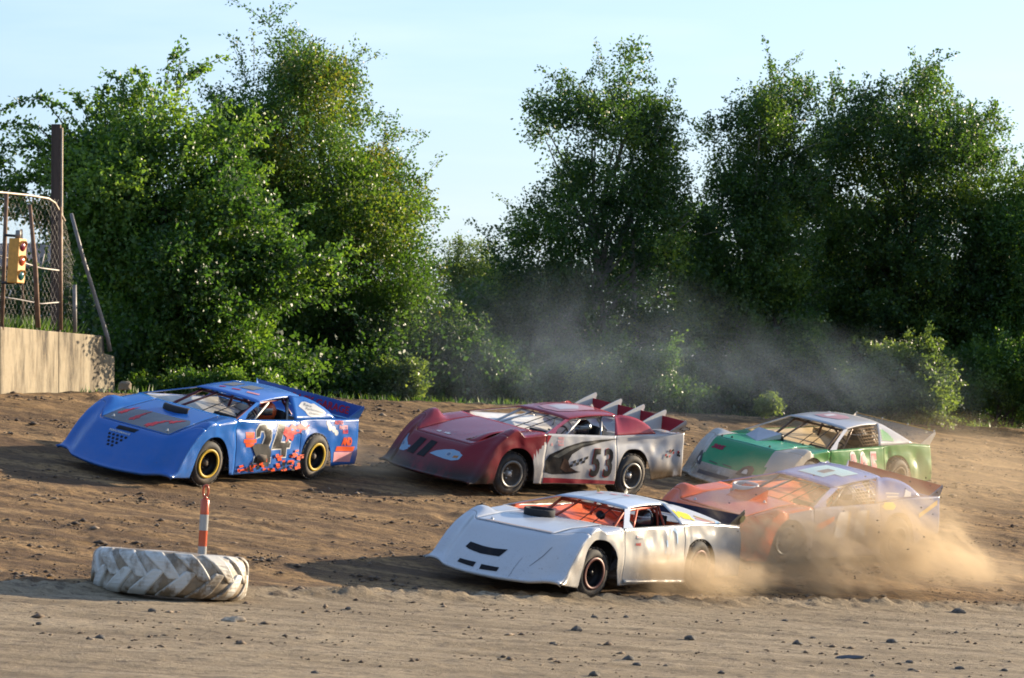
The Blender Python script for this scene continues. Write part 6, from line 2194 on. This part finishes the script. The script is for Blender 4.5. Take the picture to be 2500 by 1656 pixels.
build_clods()

# ---------------------------------------------------------------- dust hanging in the air
def dust(label, centre, radii, density, seed, color=(0.81, 0.645, 0.44), yaw=0.0, tilt=0.0, contrast=(0.40, 0.68), detail=1.3, aniso=0.25, stretch=(0.6, 1, 1.7), slant=-32, soft=1.5):
    m = bpy.data.materials.new('dust_air')
    m.use_nodes = True
    nt = m.node_tree
    n, l = nt.nodes, nt.links
    n.clear()
    out = n.new('ShaderNodeOutputMaterial')
    vol = n.new('ShaderNodeVolumePrincipled')
    vol.inputs['Color'].default_value = rgba(color)
    vol.inputs['Anisotropy'].default_value = aniso
    tc = n.new('ShaderNodeTexCoord')
    ln = n.new('ShaderNodeVectorMath')
    ln.operation = 'LENGTH'
    l.new(tc.outputs['Object'], ln.inputs[0])
    mp = n.new('ShaderNodeMapping')
    mp0 = n.new('ShaderNodeMapping')
    mp0.inputs['Scale'].default_value = radii
    mp0.inputs['Rotation'].default_value = (0, R(slant), 0)
    l.new(tc.outputs['Object'], mp0.inputs['Vector'])
    mp.inputs['Scale'].default_value = stretch
    mp.inputs['Location'].default_value = (seed * 3.7, seed * 1.3, seed * 7.1)
    l.new(mp0.outputs['Vector'], mp.inputs['Vector'])
    nz = n.new('ShaderNodeTexNoise')
    nz.inputs['Scale'].default_value = detail
    nz.inputs['Detail'].default_value = 4.0
    nz.inputs['Roughness'].default_value = 0.58
    nz.inputs['Distortion'].default_value = 1.2
    l.new(mp.outputs['Vector'], nz.inputs['Vector'])
    def mth(op, a, b, clamp=False):
        q = n.new('ShaderNodeMath')
        q.operation = op
        q.use_clamp = clamp
        for i, v in enumerate((a, b)):
            if isinstance(v, (int, float)):
                q.inputs[i].default_value = v
            else:
                l.new(v, q.inputs[i])
        return q.outputs[0]
    fall = mth('MULTIPLY', mth('SUBTRACT', 1.0, ln.outputs['Value'], True), soft, True)
    # eat the edge away with the same noise, so that the outline is ragged
    body = mth('MULTIPLY', mth('SUBTRACT', mth('ADD', nz.outputs['Fac'], mth('MULTIPLY', fall, 0.22)), contrast[0]), 1.0 / (contrast[1] - contrast[0]), True)
    d = mth('MULTIPLY', mth('MULTIPLY', mth('MULTIPLY', body, body), fall), density)
    l.new(d, vol.inputs['Density'])
    l.new(vol.outputs['Volume'], out.inputs['Volume'])
    bm = bmesh.new()
    bmesh.ops.create_icosphere(bm, subdivisions=3, radius=1.0)
    me = bpy.data.meshes.new('dust_cloud')
    bm.to_mesh(me)
    bm.free()
    o = link('dust_cloud', me, m)
    o.location = centre
    o.scale = radii
    o.rotation_euler = (0, tilt, yaw)
    tag(o, label, 'dust', kind='stuff')
    return o


dust('low rolling dust at the rear wheel of the white car', px(1690, 1405, 46.9), (1.35, 0.55, 0.42), 4.6, 1, yaw=R(15), tilt=R(3), detail=2.2, contrast=(0.28, 0.74), soft=1.2)
dust('thick tan dust cloud boiling between the white and orange cars', px(1920, 1360, 49.4), (1.9, 0.8, 1.05), 4.0, 2, yaw=R(15), tilt=R(5), detail=2.2, contrast=(0.45, 0.80), soft=1.3)
dust('tan dust cloud rolling past the rear of the orange car', px(2160, 1320, 50.4), (1.8, 0.8, 1.1), 4.4, 3, yaw=R(15), tilt=R(8), detail=2.2, contrast=(0.45, 0.80), soft=1.3)
dust('thin dust veil in front of the orange car', px(2050, 1280, 50.2), (2.6, 0.9, 1.2), 1.0, 4, yaw=R(15), tilt=R(6), contrast=(0.28, 0.82), detail=1.5, stretch=(0.8, 1, 1.2))
dust('low dust trailing away over the track at the right', px(2330, 1375, 51.3), (1.9, 0.7, 0.45), 1.8, 5, yaw=R(20), tilt=R(8), detail=1.8, contrast=(0.36, 0.78))
dust('faint dust drifting behind the blue car', px(900, 1130, 54.0), (1.5, 0.7, 0.40), 0.8, 6, yaw=R(25), tilt=R(9), contrast=(0.3, 0.7))
dust('grey shaded dust haze drifting in front of the trees in the middle', px(1430, 890, 66.0), (4.8, 1.6, 2.1), 0.17, 7, color=(0.55, 0.68, 0.86), tilt=R(3), contrast=(0.30, 0.82), detail=0.9, stretch=(0.9, 1, 1.0), slant=-45, soft=1.0)  # tree shade is put into the haze as a blue grey colour
dust('grey shaded dust haze drifting in front of the bushes on the right', px(1950, 930, 69.5), (4.6, 1.6, 1.4), 0.13, 8, color=(0.55, 0.68, 0.86), tilt=R(6), contrast=(0.30, 0.80), detail=1.0, soft=1.0)  # blue grey colour paints this dust as lying in shade
dust('brown dust hanging over the track behind the green car', px(2350, 1140, 60.0), (2.6, 1.6, 1.0), 0.20, 9, tilt=R(8), contrast=(0.25, 0.7), detail=0.9)
